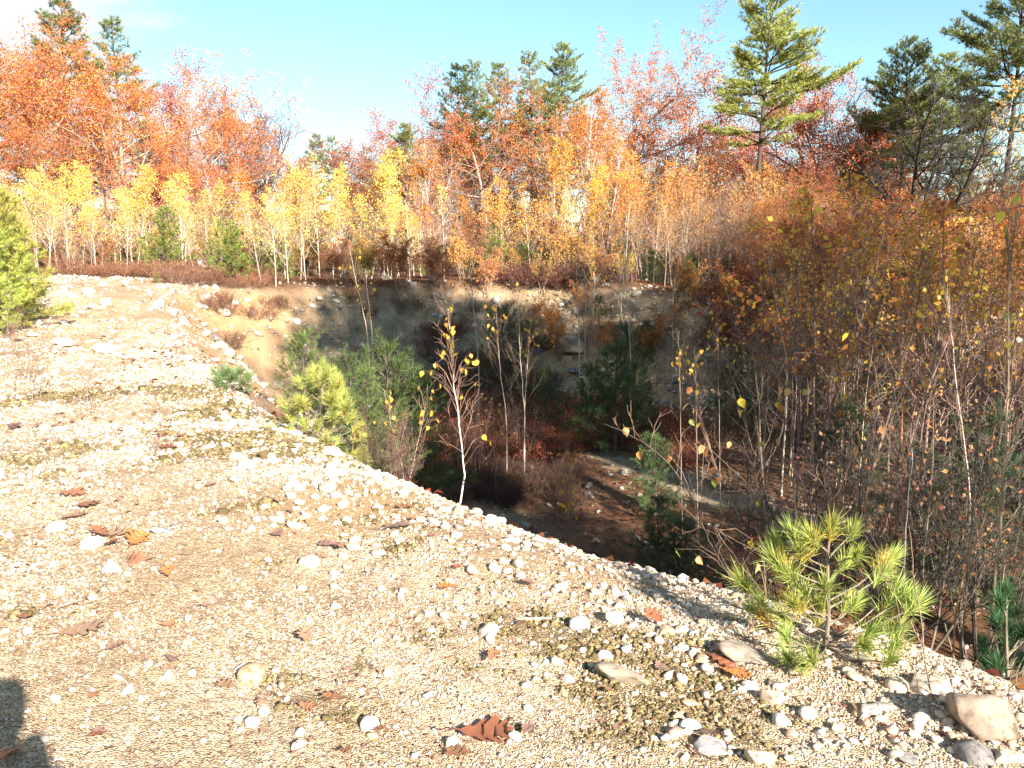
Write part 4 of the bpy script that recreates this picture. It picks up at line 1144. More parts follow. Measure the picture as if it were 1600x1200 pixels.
for a in [
    (392, 1062, 46, 'ochre tan rounded stone, the largest lying alone on the lower left gravel', OCHRE, 'r', 1.0),
    (578, 1138, 34, 'stone that is half grey half white on the lower gravel', (.5, .5, .48), 'r', .9),
    (582, 1152, 18, 'small brown stone touching the half grey half white one', TAN, 'r', 1.0),
    (394, 1133, 25, 'white oval stone below the ochre tan rounded stone', (.6, .58, .54), 'r', .8),
    (412, 1116, 18, 'small white stone above the white oval one on the lower left gravel', (.55, .52, .47), 'r', 1.0),
    (467, 1171, 21, 'white round stone beside a red twig near the bottom edge', (.6, .58, .54), 'r', 1.0),
    (469, 1151, 16, 'smaller white stone just above the one beside the red twig', (.7, .68, .62), 'r', 1.0),
    (708, 1167, 28, 'white stone lying against the big red brown oak leaf', (.68, .63, .55), 'r', .8),
    (256, 834, 40, 'flat blue grey slate chip behind the upright orange oak leaf', (.30, .33, .33), 's', .45),
    (175, 891, 44, 'pale flat sided stone in front of the curled oak leaves', (.60, .55, .50), 's', .7),
    (88, 828, 30, 'white double lobed stone among brown leaves at the left', W_, 'r', .8),
    (146, 856, 34, 'long white stone left of the upright orange oak leaf', (.55, .52, .46), 'r', .5),
    (512, 766, 32, 'pale grey flat stone on the orange sand patch', PALE, 'r', .8),
    (457, 759, 24, 'white stone left of the orange sand patch', W_, 'r', 1.),
    (468, 787, 22, 'white stone below the one left of the orange sand patch', W_, 'a', 1.),
    (538, 741, 40, 'flat white stone on the rim at the top of the orange sand patch', (.5, .45, .39), 's', .55),
    (517, 713, 32, 'rounded cream stone on the rim above the flat white one', (.62, .52, .40), 'r', .9),
    (484, 691, 20, 'second white stone of the pair on the rim under the yellow pine', W_, 'r', .8),
    (464, 681, 18, 'first white stone of the pair on the rim under the yellow pine', W_, 'r', .8),
    (386, 731, 28, 'cream stone, largest of the little heap on the moss', W_, 'r', .8),
    (368, 718, 24, 'cream stone behind the largest of the little heap on the moss', PALE, 'r', .8),
    (372, 752, 26, 'broad white stone in front of the little heap on the moss', W_, 's', .8),
    (398, 748, 15, 'small tan stone right of the little heap on the moss', TAN, 'r', 1.),
    (276, 699, 16, 'white stone beside the red leaves on the moss', W_, 'r', 1.),
    (470, 812, 22, 'upright brown stone casting a dark shadow on the cobbles', TAN, 'a', .7),
    (542, 816, 17, 'small white stone with an orange leaf under it', W_, 'r', .8),
    (558, 776, 13, 'small cube like white stone on the orange sand', W_, 'a', .9),
    (483, 884, 36, 'half buried pale grey stone below the cobbles', PALE, 'r', .8),
    (522, 899, 18, 'white stone right of the half buried pale grey one', W_, 'r', .9),
    (596, 923, 14, 'left one of two small white stones with dark shadows mid gravel', W_, 'r', 1.2),
    (629, 925, 13, 'right one of two small white stones with dark shadows mid gravel', W_, 'r', 1.2),
    (524, 950, 16, 'white stone below the two small ones with dark shadows', W_, 'r', .8),
    (668, 964, 20, 'pink speckled stone with a black shadow on its left', (.55, .45, .40), 'a', 1.),
    (773, 893, 24, 'bright white stone alone near the rim', (.58, .55, .49), 'a', .9),
    (745, 803, 20, 'rounded tan stone perched on the rim right of the birch stem', PALE, 'r', .9),
    (768, 815, 24, 'wide cream stone on the rim next to the rounded tan one', (.58, .5, .42), 'r', .8),
    (875, 921, 30, 'bright white stone on the shaded strip of the rim', (.56, .52, .46), 'a', .8),
    (905, 981, 36, 'blue grey oval stone right of the white stick', (.40, .42, .42), 'r', .7),
    (962, 972, 33, 'cream stone with a small dark pit in its side', (.55, .48, .40), 'a', .9),
    (1018, 902, 40, 'long flat grey stone on the crest of the rim', (.40, .37, .34), 's', .5),
    (1066, 908, 30, 'pale stone at the right end of the crest stones', W_, 'a', .7),
    (1052, 899, 16, 'grey stone between the crest stones', GREY, 'r', .9),
    (980, 940, 22, 'white and grey angular stone in the dark hollow by the rim', (.5, .48, .46), 'a', 1.),
    (1031, 936, 24, 'brown grey stone at the right of the dark hollow by the rim', (.27, .24, .2), 'r', .7),
    (990, 928, 20, 'dark grey stone in the dark hollow by the rim', DGREY, 'a', 1.),
    (955, 928, 16, 'brown stone left of the dark hollow by the rim', TAN, 'a', .8),
    (1042, 990, 30, 'tan stone of the cluster with a red leaf behind it', TAN, 'a', 1.),
    (1064, 988, 26, 'tall white stone leaning against the tan one of the cluster', (.52, .48, .42), 'a', .8),
    (1082, 990, 20, 'small grey stone right of the tall white leaning one', GREY, 'a', .9),
    (1066, 1015, 22, 'white stone below the cluster with a red leaf', W_, 'a', .8),
    (1084, 1020, 20, 'cream stone beside the white stone below the cluster', W_, 'a', .8),
    (1098, 1036, 22, 'tan stone with a smaller dark one at its side', TAN, 'r', .9),
    (1105, 1050, 22, 'grey stone below the tan one with a dark neighbour', GREY, 'r', .8),
    (1015, 995, 15, 'small pale stone left of the cluster with a red leaf', PALE, 'a', .8),
    (1168, 1032, 92, 'large flat grey slab under the drooping pine branch', (.25, .22, .18), 's', .6),
    (978, 1064, 96, 'large brown grey slab sunk in the gravel with moss round it', (.30, .25, .19), 's', .55),
    (888, 1066, 22, 'grey half buried stone left of the sunk brown slab', GREY, 'r', .8),
    (946, 1028, 26, 'white oval stone at the upper end of the sunk brown slab', (.66, .6, .52), 'r', .6),
    (870, 1038, 24, 'long white stone in the moss left of the sunk brown slab', W_, 'r', .5),
    (1108, 1174, 56, 'big white and grey mottled stone near the bottom edge', (.27, .275, .275), 'a', .8),
    (1056, 1151, 27, 'pinkish brown stone left of the big mottled stone', PINK, 'r', .9),
    (1078, 1138, 32, 'blue grey stone behind the big mottled stone', (.36, .37, .38), 'r', .7),
    (1060, 1126, 18, 'tan wedge stone above the pinkish brown one', TAN, 'a', .8),
    (1183, 1192, 50, 'tan stone half cut by the bottom edge', (.42, .34, .26), 'a', .9),
    (1082, 1104, 34, 'pink tan flat stone with moss at its foot', (.46, .35, .26), 's', .7),
    (1450, 1079, 66, 'large white rounded boulder right of the pine', (.38, .33, .275), 'a', .8),
    (1402, 1075, 34, 'pale stone against the left side of the large white boulder', PALE, 'r', .8),
    (1535, 1140, 96, 'largest boulder, brownish grey, in the lower right corner', (.22, .175, .135), 'a', .8),
    (1482, 1100, 26, 'white stone between the large white boulder and the brownish one', W_, 'r', .8),
    (1354, 1117, 48, 'angular grey stone standing on edge with a dark shadow', (.30, .29, .27), 'a', .6),
    (1385, 1108, 42, 'flat tan stone right of the angular grey one', (.38, .33, .27), 's', .7),
    (1376, 1128, 18, 'small white stone below the flat tan one', W_, 'r', .8),
    (1170, 1076, 24, 'white round stone above the tan wide stone', (.66, .62, .55), 'r', .9),
    (1206, 1096, 52, 'wide tan stone under the large flat grey slab', (.38, .30, .23), 'a', .7),
    (1205, 1070, 22, 'dark brown pitted stone under the large flat grey slab', (.13, .10, .08), 'a', .9),
    (1220, 1132, 32, 'grey stone below the wide tan one', (.33, .32, .30), 'r', .8),
    (1262, 1122, 28, 'pale grey stone right of the grey one below the wide tan one', (.38, .37, .34), 'r', .8),
    (1281, 1146, 22, 'slate grey pointed stone in the lower right gravel', (.28, .29, .30), 'a', .9),
    (1340, 1062, 34, 'cream stone above the angular grey stone', PALE, 's', .8),
    (1262, 984, 32, 'white stone at the foot of the pine trunk on its left', W_, 'a', .8),
    (1318, 993, 40, 'split orange pink rock behind the pine trunk', (.55, .27, .17), 'a', .9),
    (1322, 1016, 22, 'blue grey stone below the split orange pink rock', (.4, .4, .4), 'a', .9),
    (1352, 1036, 36, 'pale flat stone right of the pine trunk', PALE, 's', .7),
    (1522, 1188, 56, 'dark grey stone cut by the bottom edge at the right', DGREY, 'r', .8),
    (1570, 1190, 48, 'ochre cream stone cut by the bottom right corner', (.5, .42, .3), 'a', .8),
    (1488, 1158, 22, 'tan stone left of the largest boulder', PINK, 'a', .8),
    (1440, 1128, 26, 'white stone below the large white boulder', W_, 'r', .7),
    (1420, 1190, 40, 'grey flat stone at the bottom edge behind the bare twig', GREY, 's', .7)]:
    stone(*a, sink=.38 if a[5] == 's' or a[2] > 50 else .36)
# heap, banks
for a in [
    (322, 417, 50, 'pale boulder standing among the birches behind the gravel heap', (.46, .38, .34), 'a', 1.0, 20),
    (367, 478, 15, 'white stone on the upper edge of the orange slope', W_, 'r', .9, 9), (320, 486, 13, 'grey stone at the upper left of the orange slope', GREY, 'r', .9, 9),
    (344, 488, 12, 'tan grey stone right of the grey one on the orange slope', PALE, 'r', .9, 9), (386, 473, 11, 'small white stone right of the white one on the orange slope', W_, 'r', .9, 9),
    (331, 574, 22, 'white stone at the foot of the gravel heap above the small pine', W_, 's', .6, 8), (290, 562, 20, 'white split stone beside the bare twigs on the heap', W_, 'a', .8, 8),
    (322, 525, 14, 'white stone in the middle of the heap slope', W_, 'r', .8, 8), (335, 545, 14, 'white stone below the one in the middle of the heap slope', W_, 'r', .8, 8),
    (145, 483, 15, 'brown grey stone near the top of the white rubble', (.3, .24, .2), 'r', .8, 8), (62, 474, 15, 'left white stone of the pair beside the left pine', W_, 'r', .8, 8),
    (37, 473, 18, 'white stone beside the bushy left pine', W_, 'r', .8, 8),
    (100, 540, 40, 'wide white flat stone in the white rubble', (.66, .6, .52), 's', .6, 8), (170, 553, 28, 'white slab at the lower edge of the white rubble', W_, 's', .6, 8),
    (205, 562, 30, 'right white slab at the lower edge of the white rubble', W_, 's', .6, 8), (250, 478, 20, 'pale stone at the top right of the white rubble', PALE, 'a', .7, 8),
    (603, 437, 20, 'pale rock on the brink of the far bank', (.5, .45, .4), 'a', .9, 20), (645, 446, 15, 'dark rock right of the pale one on the brink of the far bank', DGREY, 'a', .9, 20),
    (628, 448, 14, 'tan rock between the pale and dark ones on the brink', TAN, 'a', .9, 20), (676, 440, 16, 'grey rock on the shaded brink below the round bright pine', GREY, 'a', .8, 20),
    (682, 448, 12, 'reddish rock just below the grey one on the shaded brink', PINK, 'a', .8, 20), (678, 498, 13, 'grey stone halfway down the shaded far bank', (.33, .35, .37), 'a', .9, 20),
    (700, 465, 12, 'grey block in the shaded upper far bank', GREY, 'a', .8, 20), (645, 581, 20, 'grey white rock by the dark pines at the foot of the bank', (.4, .38, .36), 'a', .9, 9),
    (811, 570, 40, 'long grey boulder lying at the foot of the far bank', (.38, .36, .35), 's', .6, 9), (890, 552, 58, 'large pale domed boulder half buried in the far bank', (.30, .24, .17), 'a', .9, 9),
    (842, 556, 22, 'dark block left of the large pale domed boulder', DGREY, 'a', .9, 9), (855, 550, 18, 'brown block against the large pale domed boulder', (.2, .16, .13), 'a', .9, 9),
    (895, 582, 34, 'dark slab under the large pale domed boulder', DGREY, 's', .7, 9), (865, 645, 22, 'grey stone in the rust red shrubs', GREY, 'a', .9, 9),
    (771, 702, 16, 'tan white stone lying alone on the pit floor', W_, 'a', .9, 9), (690, 692, 22, 'yellowish mossy stone on the pit floor', (.3, .25, .12), 'r', .8, 9),
    (700, 745, 26, 'grey stone in the dark twigs close to the birch stem', GREY, 'r', .8, 8), (640, 728, 30, 'pale half buried rock on the near slope of the pit', PALE, 'r', .7, 8),
    (822, 825, 15, 'round grey stone in the deep shade below the rim', GREY, 'r', .9, 8), (1022, 530, 12, 'pale stone left of the scree', W_, 'a', .8, 12), (1138, 520, 10, 'white stone on the scree', W_, 'a', .8, 12)]:
    stone(*a[:7], near=a[7], hk=1.0, sink=.2)

def gravel_px(rng, ylo, yhi):
    """a random photo pixel that shows the near gravel"""
    while True:
        px, py = rng.uniform(0, 1600), rng.uniform(ylo, yhi)
        p = gpt(px, py)
        if sd(p[0], p[1]) < 0.15 and np.hypot(p[0], p[1]) < 22:
            return px, py, p

grng = random.Random(99)
cols = [W_, W_, PALE, PALE, TAN, GREY, PINK, (.52, .48, .42), (.5, .42, .3)]
n = 0
while n < 110:
    px, py, p = gravel_px(grng, 760, 1200)
    if px < 800 and grng.random() < .6: continue
    if sd(p[0], p[1]) < -1.3 and grng.random() < .4: continue
    stone(px, py, grng.choice([10, 11, 12, 13, 15, 17, 20]), 'small loose stone scattered on the near gravel', grng.choice(cols), grng.choice('raa'), grng.uniform(.7, 1), group='small loose stones on the near gravel'); n += 1
n = 0
while n < 30:
    px, py, p = gravel_px(grng, 640, 860)
    if sd(p[0], p[1]) < -.35: continue
    stone(px, py, grng.choice([10, 12, 14, 17, 20]), 'pale cobble lining the sunlit rim of the gravel', grng.choice(cols[:5]), grng.choice('rra'), grng.uniform(.7, 1), group='pale cobbles along the rim'); n += 1
n = 0
while n < 25:
    px, py = grng.uniform(390, 560), grng.uniform(715, 850)
    p = gpt(px, py)
    if sd(p[0], p[1]) > 0: continue
    stone(px, py, grng.choice([10, 12, 14, 18]), 'white cobble on the patch of cobbles beside the orange sand', grng.choice([W_, W_, PALE, (.52, .48, .42)]), grng.choice('ra'), grng.uniform(.7, 1), group='white cobbles beside the orange sand'); n += 1
n = 0
while n < 30:
    px, py = grng.uniform(0, 420), grng.uniform(450, 620)
    p = gpt(px, py)
    if py > 560 + .1 * px or p[1] > 21: continue
    stone(px, py, grng.choice([9, 10, 12, 14, 18, 22]), 'white stone in the rubble of the gravel heap', grng.choice([W_, W_, W_, PALE, (.5, .45, .39)]), grng.choice('aas'), grng.uniform(.6, 1), group='white rubble of the heap', near=6); n += 1

# ---------------------------------------------------------------- scattered masses (nobody could count them)
def scatter(name, P, S, ROT, mat, label=None, sub=2, rough=.25, nscale=1.6):
    me = bpy.data.meshes.new(name); me.vertices.add(len(P)); me.vertices.foreach_set('co', np.asarray(P, np.float32).ravel())
    for a, v in (('scl', S), ('rot', ROT)):
        at = me.attributes.new(a, 'FLOAT_VECTOR', 'POINT'); at.data.foreach_set('vector', np.asarray(v, np.float32).ravel())
    o = bpy.data.objects.new(name, me); COL.objects.link(o); o['kind'] = 'stuff'
    if label: o['label'] = label
    ng = bpy.data.node_groups.new(name, 'GeometryNodeTree')
    ng.interface.new_socket('Geometry', in_out='INPUT', socket_type='NodeSocketGeometry')
    ng.interface.new_socket('Geometry', in_out='OUTPUT', socket_type='NodeSocketGeometry')
    N, L = ng.nodes, ng.links.new
    gi, go = N.new('NodeGroupInput'), N.new('NodeGroupOutput')
    ico = N.new('GeometryNodeMeshIcoSphere'); ico.inputs['Subdivisions'].default_value = sub; ico.inputs['Radius'].default_value = 1
    sp = N.new('GeometryNodeSetPosition'); nz = N.new('ShaderNodeTexNoise'); nz.inputs['Scale'].default_value = nscale; nz.inputs['Detail'].default_value = 2
    vm = N.new('ShaderNodeVectorMath'); vm.operation = 'SUBTRACT'; vm.inputs[1].default_value = (.5, .5, .5)
    vs = N.new('ShaderNodeVectorMath'); vs.operation = 'SCALE'; vs.inputs['Scale'].default_value = rough * 4
    L(nz.outputs['Color'], vm.inputs[0]); L(vm.outputs[0], vs.inputs[0]); L(vs.outputs[0], sp.inputs['Offset'])
    L(ico.outputs['Mesh'], sp.inputs['Geometry'])
    ss = N.new('GeometryNodeSetShadeSmooth'); L(sp.outputs[0], ss.inputs[0])
    sm = N.new('GeometryNodeSetMaterial'); sm.inputs['Material'].default_value = mat; L(ss.outputs[0], sm.inputs[0])
    ip = N.new('GeometryNodeInstanceOnPoints'); L(gi.outputs[0], ip.inputs['Points']); L(sm.outputs[0], ip.inputs['Instance'])
    a1 = N.new('GeometryNodeInputNamedAttribute'); a1.data_type = 'FLOAT_VECTOR'; a1.inputs['Name'].default_value = 'scl'; L(a1.outputs[0], ip.inputs['Scale'])
    a2 = N.new('GeometryNodeInputNamedAttribute'); a2.data_type = 'FLOAT_VECTOR'; a2.inputs['Name'].default_value = 'rot'
    er = N.new('FunctionNodeEulerToRotation'); L(a2.outputs[0], er.inputs[0]); L(er.outputs[0], ip.inputs['Rotation'])
    L(ip.outputs[0], go.inputs[0])
    md = o.modifiers.new('scatter', 'NODES'); md.node_group = ng
    return o

M_PEB = instance_mat('pebble', [(0, (.24, .20, .165)), (.14, (.34, .26, .185)), (.3, (.46, .37, .275)), (.5, (.48, .405, .31)), (.64, (.51, .44, .35)), (.72, (.32, .29, .27)), (.78, (.42, .285, .21)), (.86, (.52, .455, .375)), (.95, (.58, .535, .46)), (1, (.68, .65, .6))])
M_BANKST = instance_mat('bank_stone', [(0, (.13, .11, .095)), (.3, (.24, .20, .16)), (.6, (.34, .29, .23)), (.85, (.42, .38, .32)), (1, (.5, .46, .4))])
M_RUB = instance_mat('rubble', [(0, (.28, .215, .15)), (.3, (.42, .35, .27)), (.6, (.54, .48, .40)), (1, (.66, .61, .54))])
M_MOSS = instance_mat('moss', [(0, (.07, .052, .022)), (.5, (.15, .115, .05)), (.8, (.22, .17, .08)), (1, (.34, .26, .15))], .95)
nrng = np.random.default_rng(4)

def polar_pts(n, r0, r1, half=41):
    r = np.exp(nrng.uniform(math.log(r0), math.log(r1), n)); a = R(half) * nrng.uniform(-1, 1, n)
    return r * np.sin(a), r * np.cos(a), r

def sc_rot(n, full=True):
    return np.stack([nrng.uniform(-.5, .5, n), nrng.uniform(-.5, .5, n), nrng.uniform(0, 2 * PI, n)], 1)

x, y, r = polar_pts(230000, 2.0, 17)
k = (sd(x, y) < .5) & (nrng.uniform(size=len(x)) > np.maximum(.75 * masks(x, y)['moss'], .85 * masks(x, y)['orange']))
cl = fbm(x * 1.2, y * 1.2, 88, 3)
k &= nrng.uniform(size=len(x)) < np.clip(.50 + 1.1 * cl - .38 * sstep(-.3, -1.8, x) * sstep(5.5, 3, y), .08, 1)
x, y, r = x[k], y[k], r[k]
s = .00100 * np.clip(r, 2.2, 12) * np.exp(nrng.normal(0, .42, len(x))) * (1 + .5 * np.clip(sd(x, y) + 1, 0, 1) * sstep(4, 2, r * 0 + 3))
S = s[:, None] * np.stack([nrng.uniform(.8, 1.3, len(x)), nrng.uniform(.7, 1.0, len(x)), nrng.uniform(.45, .85, len(x))], 1)
P = np.stack([x, y, h(x, y) + s * .25], 1)
scatter('gravel_pebbles', P, S, sc_rot(len(x)), M_PEB, 'pale rounded pebbles covering the gravel bench', 2, .18)

x, y, r = polar_pts(10000, 2.1, 9)
k = (sd(x, y) < .3) & (nrng.uniform(size=len(x)) < .12 + .8 * sstep(-1.5, -.3, sd(x, y)) * (.4 + .6 * sstep(-1.5, .5, x)))
x, y, r = x[k], y[k], r[k]
s = .0029 * r * np.exp(nrng.normal(0, .42, len(x)))
S = s[:, None] * np.stack([nrng.uniform(.8, 1.3, len(x)), nrng.uniform(.7, 1.0, len(x)), nrng.uniform(.5, .85, len(x))], 1)
scatter('gravel_cobbles', np.stack([x, y, h(x, y) + s * .2], 1), S, sc_rot(len(x)), M_PEB, 'coarser pebbles strewn over the gravel bench', 3, .2, 1.3)

# rubble of the heap
x = nrng.uniform(-17, 1, 22000); y = nrng.uniform(8.5, 24, 22000)
d = sd(x, y)
band = np.clip(sstep(10.5, 12.5, y + .25 * (x + 8)) + sstep(-.2, .5, d), 0, 1)
k = (d < 3.2) & (nrng.uniform(size=len(x)) < np.clip(band * (.35 + 1.0 * fbm(x * .8, y * .8, 12, 3)), .03, 1) * np.where(d > .3, .5, 1))
x, y, d = x[k], y[k], d[k]
s = .022 * np.exp(nrng.normal(0, .55, len(x))) * np.where(d > .3, .75, 1.0)
S = s[:, None] * np.stack([nrng.uniform(.8, 1.5, len(x)), nrng.uniform(.7, 1.1, len(x)), nrng.uniform(.4, .8, len(x))], 1)
scatter('heap_rubble', np.stack([x, y, h(x, y) + s * .2], 1), S, sc_rot(len(x)), M_RUB, 'bleached stones covering the gravel heap', 2, .3)

# stones of the far bank and the scree
x = nrng.uniform(-9, 14, 26000); y = nrng.uniform(16, 30, 26000); d = sd(x, y)
scr = np.exp(-(((x - 7.2) / 1.8) ** 2 + ((y - 23.8) / 2.8) ** 2))
k = (d > -.2) & (d < 5.2) & (nrng.uniform(size=len(x)) < np.clip(.16 + .8 * fbm(x * .7, y * .7, 15, 3) + .5 * scr, .02, 1))
x, y = x[k], y[k]; s = .032 * np.exp(nrng.normal(0, .7, len(x)))
S = s[:, None] * np.stack([nrng.uniform(.8, 1.4, len(x)), nrng.uniform(.7, 1.1, len(x)), nrng.uniform(.5, .9, len(x))], 1)
scatter('bank_stones', np.stack([x, y, h(x, y) + s * .2], 1), S, sc_rot(len(x)), M_BANKST, 'grey brown stones sticking out of the shaded far bank', 2, .3)
# pit floor stones
x = nrng.uniform(-4, 14, 5000); y = nrng.uniform(6, 22, 5000); d = sd(x, y)
k = (d > .6) & (nrng.uniform(size=len(x)) < .35); x, y = x[k], y[k]; s = .022 * np.exp(nrng.normal(0, .6, len(x)))
S = s[:, None] * np.stack([nrng.uniform(.8, 1.4, len(x)), nrng.uniform(.7, 1.1, len(x)), nrng.uniform(.5, .9, len(x))], 1)
scatter('pit_floor_stones', np.stack([x, y, h(x, y) + s * .2], 1), S, sc_rot(len(x)), M_BANKST, 'stones lying on the pit floor', 2, .3)

# moss crusts
x, y, r = polar_pts(170000, 2.1, 11)
mk = masks(x, y)['moss']
k = nrng.uniform(size=len(x)) < mk ** 1.2 * 1.0 * np.clip(.4 + 1.7 * fbm(x * 9, y * 9, 21, 2), 0, 1); x, y, r = x[k], y[k], r[k]
s = .0027 * np.clip(r, 2.5, 9) * np.exp(nrng.normal(0, .35, len(x))) * .75
S = s[:, None] * np.stack([nrng.uniform(.8, 1.3, len(x)), nrng.uniform(.8, 1.2, len(x)), nrng.uniform(.5, 1.0, len(x))], 1)
scatter('moss', np.stack([x, y, h(x, y) + s * .3], 1), S, sc_rot(len(x)), M_MOSS, 'olive brown moss crusts on the gravel', 2, .5, 3.0)

# leaf litter in the pit and under the trees
x = nrng.uniform(-8, 24, 90000); y = nrng.uniform(3, 34, 90000)
k = np.abs(x) < .75 * y + 1.5; x, y = x[k], y[k]
mk = masks(x, y)
k = nrng.uniform(size=len(x)) < mk['litter'] * np.clip(.45 + 1.1 * fbm(x * .9, y * .9, 61, 3), .08, 1) * np.clip(11 / y, .3, 1); x, y = x[k], y[k]
lb = MB(); A = nrm(np.concatenate([nrng.normal(0, 1, (len(x), 2)), nrng.normal(0, .25, (len(x), 1))], 1))
leaf_quads(lb, np.stack([x, y, h(x, y) + .015], 1), A, .085, .055, nrng, up=1.6, fold=.3)
o = part('leaf_litter', lb.mesh('leaf_litter', False), M_LEAF, None, (.22, .075, .035)); o['kind'] = 'stuff'; o['label'] = 'rusty dead leaves covering the pit floor'
lb = MB()
x = nrng.uniform(-14, -1, 9000); y = nrng.uniform(9, 25, 9000); d = sd(x, y)
k = nrng.uniform(size=len(x)) < np.clip(1.5 * fbm(x * .8, y * .8, 71, 3) - .05, 0, 1) * sstep(-2.5, .5, d); x, y = x[k], y[k]
A = nrm(np.concatenate([nrng.normal(0, 1, (len(x), 2)), nrng.normal(0, .25, (len(x), 1))], 1))
leaf_quads(lb, np.stack([x, y, h(x, y) + .02], 1), A, .1, .06, nrng, up=1.6, fold=.3)
o = part('leaf_drift', lb.mesh('leaf_drift', False), M_LEAF, None, (.36, .12, .05)); o['kind'] = 'stuff'; o['label'] = 'red brown leaves drifted on the orange slope'

# needles, twig bits and leaf crumbs strewn over the gravel
x, y, r = polar_pts(2600, 2.1, 9)
k = sd(x, y) < .2; x, y, r = x[k], y[k], r[k]
tb = MB()
for xi, yi, ri in zip(x, y, r):
    a = nrng.uniform(0, PI); L = nrng.uniform(.012, .05); z = gz(xi, yi) + .008
    q = np.array([xi, yi, z]); dv = np.array([math.cos(a), math.sin(a), nrng.uniform(-.08, .2)]) * L
    tb.tube(np.array([q - dv, q + np.array([0, 0, .004]), q + dv]), .0006 * ri * .45, 3)
o = part('twig_litter', tb.mesh('twig_litter'), M_BARK, None, (.22, .13, .085)); o['kind'] = 'stuff'; o['label'] = 'twig bits and needles strewn over the gravel'
x, y, r = polar_pts(2600, 2.1, 12)
k = (sd(x, y) < .3) & (fbm(x * .9, y * .9, 91, 3) > -.05); x, y, r = x[k], y[k], r[k]
lb = MB(); A = nrm(np.concatenate([nrng.normal(0, 1, (len(x), 2)), nrng.normal(0, .2, (len(x), 1))], 1))
leaf_quads(lb, np.stack([x, y, h(x, y) + .012], 1), A, .0075 * r, .0042 * r, nrng, up=2.0, fold=.3)
o = part('leaf_crumbs', lb.mesh('leaf_crumbs', False), M_LEAF, None, (.36, .19, .11)); o['kind'] = 'stuff'; o['label'] = 'crumbs of dry brown leaves over the gravel'

# ================================================================ near plants, leaves, twigs
def leaf_mesh(name, prof, L=1.0, curl=.0, fold=.25, n=None, stalk=.3, seed=0):
    """prof: (t along midrib, half width) pairs; each point a margin vertex."""
    rng = np.random.default_rng(seed)
    t = np.array([p[0] for p in prof]); w = np.array([p[1] for p in prof]); sw = np.array([p[2] if len(p) > 2 else 0 for p in prof])
    k = len(t)
    mid = np.stack([np.zeros(k), t, curl * (t - .4) ** 2], 1)
    def side(sg):
        ww = w * rng.uniform(.92, 1.08, k)
        return np.stack([sg * ww, t + sw, curl * (t - .4) ** 2 + fold * ww + rng.normal(0, .012, k)], 1)
    V = np.concatenate([mid, side(-1), side(1)])
    F = []
    for i in range(k - 1):
        F.append([i, i + 1, k + i + 1, k + i]); F.append([i + 1, i, 2 * k + i, 2 * k + i + 1])
    mb = MB(); mb.add(V * L, np.array(F))
    if stalk:
        mb.tube(np.array([[0, -stalk, .05], [0, -stalk * .4, 0], [0, .02, curl * .15]]) * L, .012 * L, 3)
    me = mb.mesh(name, False); me.materials.append(M_LEAFNEAR)
    return me

M_LEAFNEAR = leaf_mat('near_leaf', transl=.4, dv=.0, dh=.0, rough=.5)
OVATE = [(0, .015), (.06, .2), (.16, .33), (.3, .38), (.46, .35), (.62, .26), (.78, .15), (.9, .06), (1, .0)]
BLEAF = [leaf_mesh('leaf', OVATE, 1, .25 * i - .2, .15 + .2 * i, stalk=.35, seed=i) for i in range(3)]
OAKP = [(0, .015), (.08, .03), (.16, .10), (.22, .22, .05), (.27, .13), (.33, .15), (.40, .34, .08), (.45, .30, .10), (.46, .18), (.52, .17), (.60, .40, .10), (.66, .33, .12), (.66, .18), (.73, .15), (.80, .27, .08), (.82, .20, .1), (.84, .11), (.92, .07), (1.0, .0)]
OLEAF = [leaf_mesh('oak_leaf', OAKP, 1, c, f, stalk=.28, seed=9 + i) for i, (c, f) in enumerate([(.1, .08), (.35, .18), (-.3, .12), (.2, .4)])]

# ---------------------------------------------------------------- fallen oak leaves
lr_ = random.Random(3)
RUST = (.37, .18, .10); RED = (.34, .13, .075); TANL = (.42, .27, .17); MAUVE = (.32, .20, .155); ORL = (.50, .21, .075)
def fallen(px, py, wpx, label, c, k=None, rz=None, tilt=.25, group=None, up=.012):
    p = gpt(px, py); dist = np.linalg.norm(p - EYE); L = wpx * dist / FPX
    L = min(L, .21)
    o = bpy.data.objects.new('oak_leaf', OLEAF[lr_.randrange(4) if k is None else k]); COL.objects.link(o)
    rz = lr_.uniform(0, 6.28) if rz is None else rz
    o.location = (p[0] + math.sin(rz) * L * .5, p[1] - math.cos(rz) * L * .5, p[2] + up + .012)
    o.rotation_euler = (lr_.uniform(-tilt, tilt), lr_.uniform(-tilt, tilt), rz); o.scale = (L,) * 3
    o.color = (*jit(c, lr_, .1), 1); o['label'] = label; o['category'] = 'leaf'
    if group: o['group'] = group
    return o
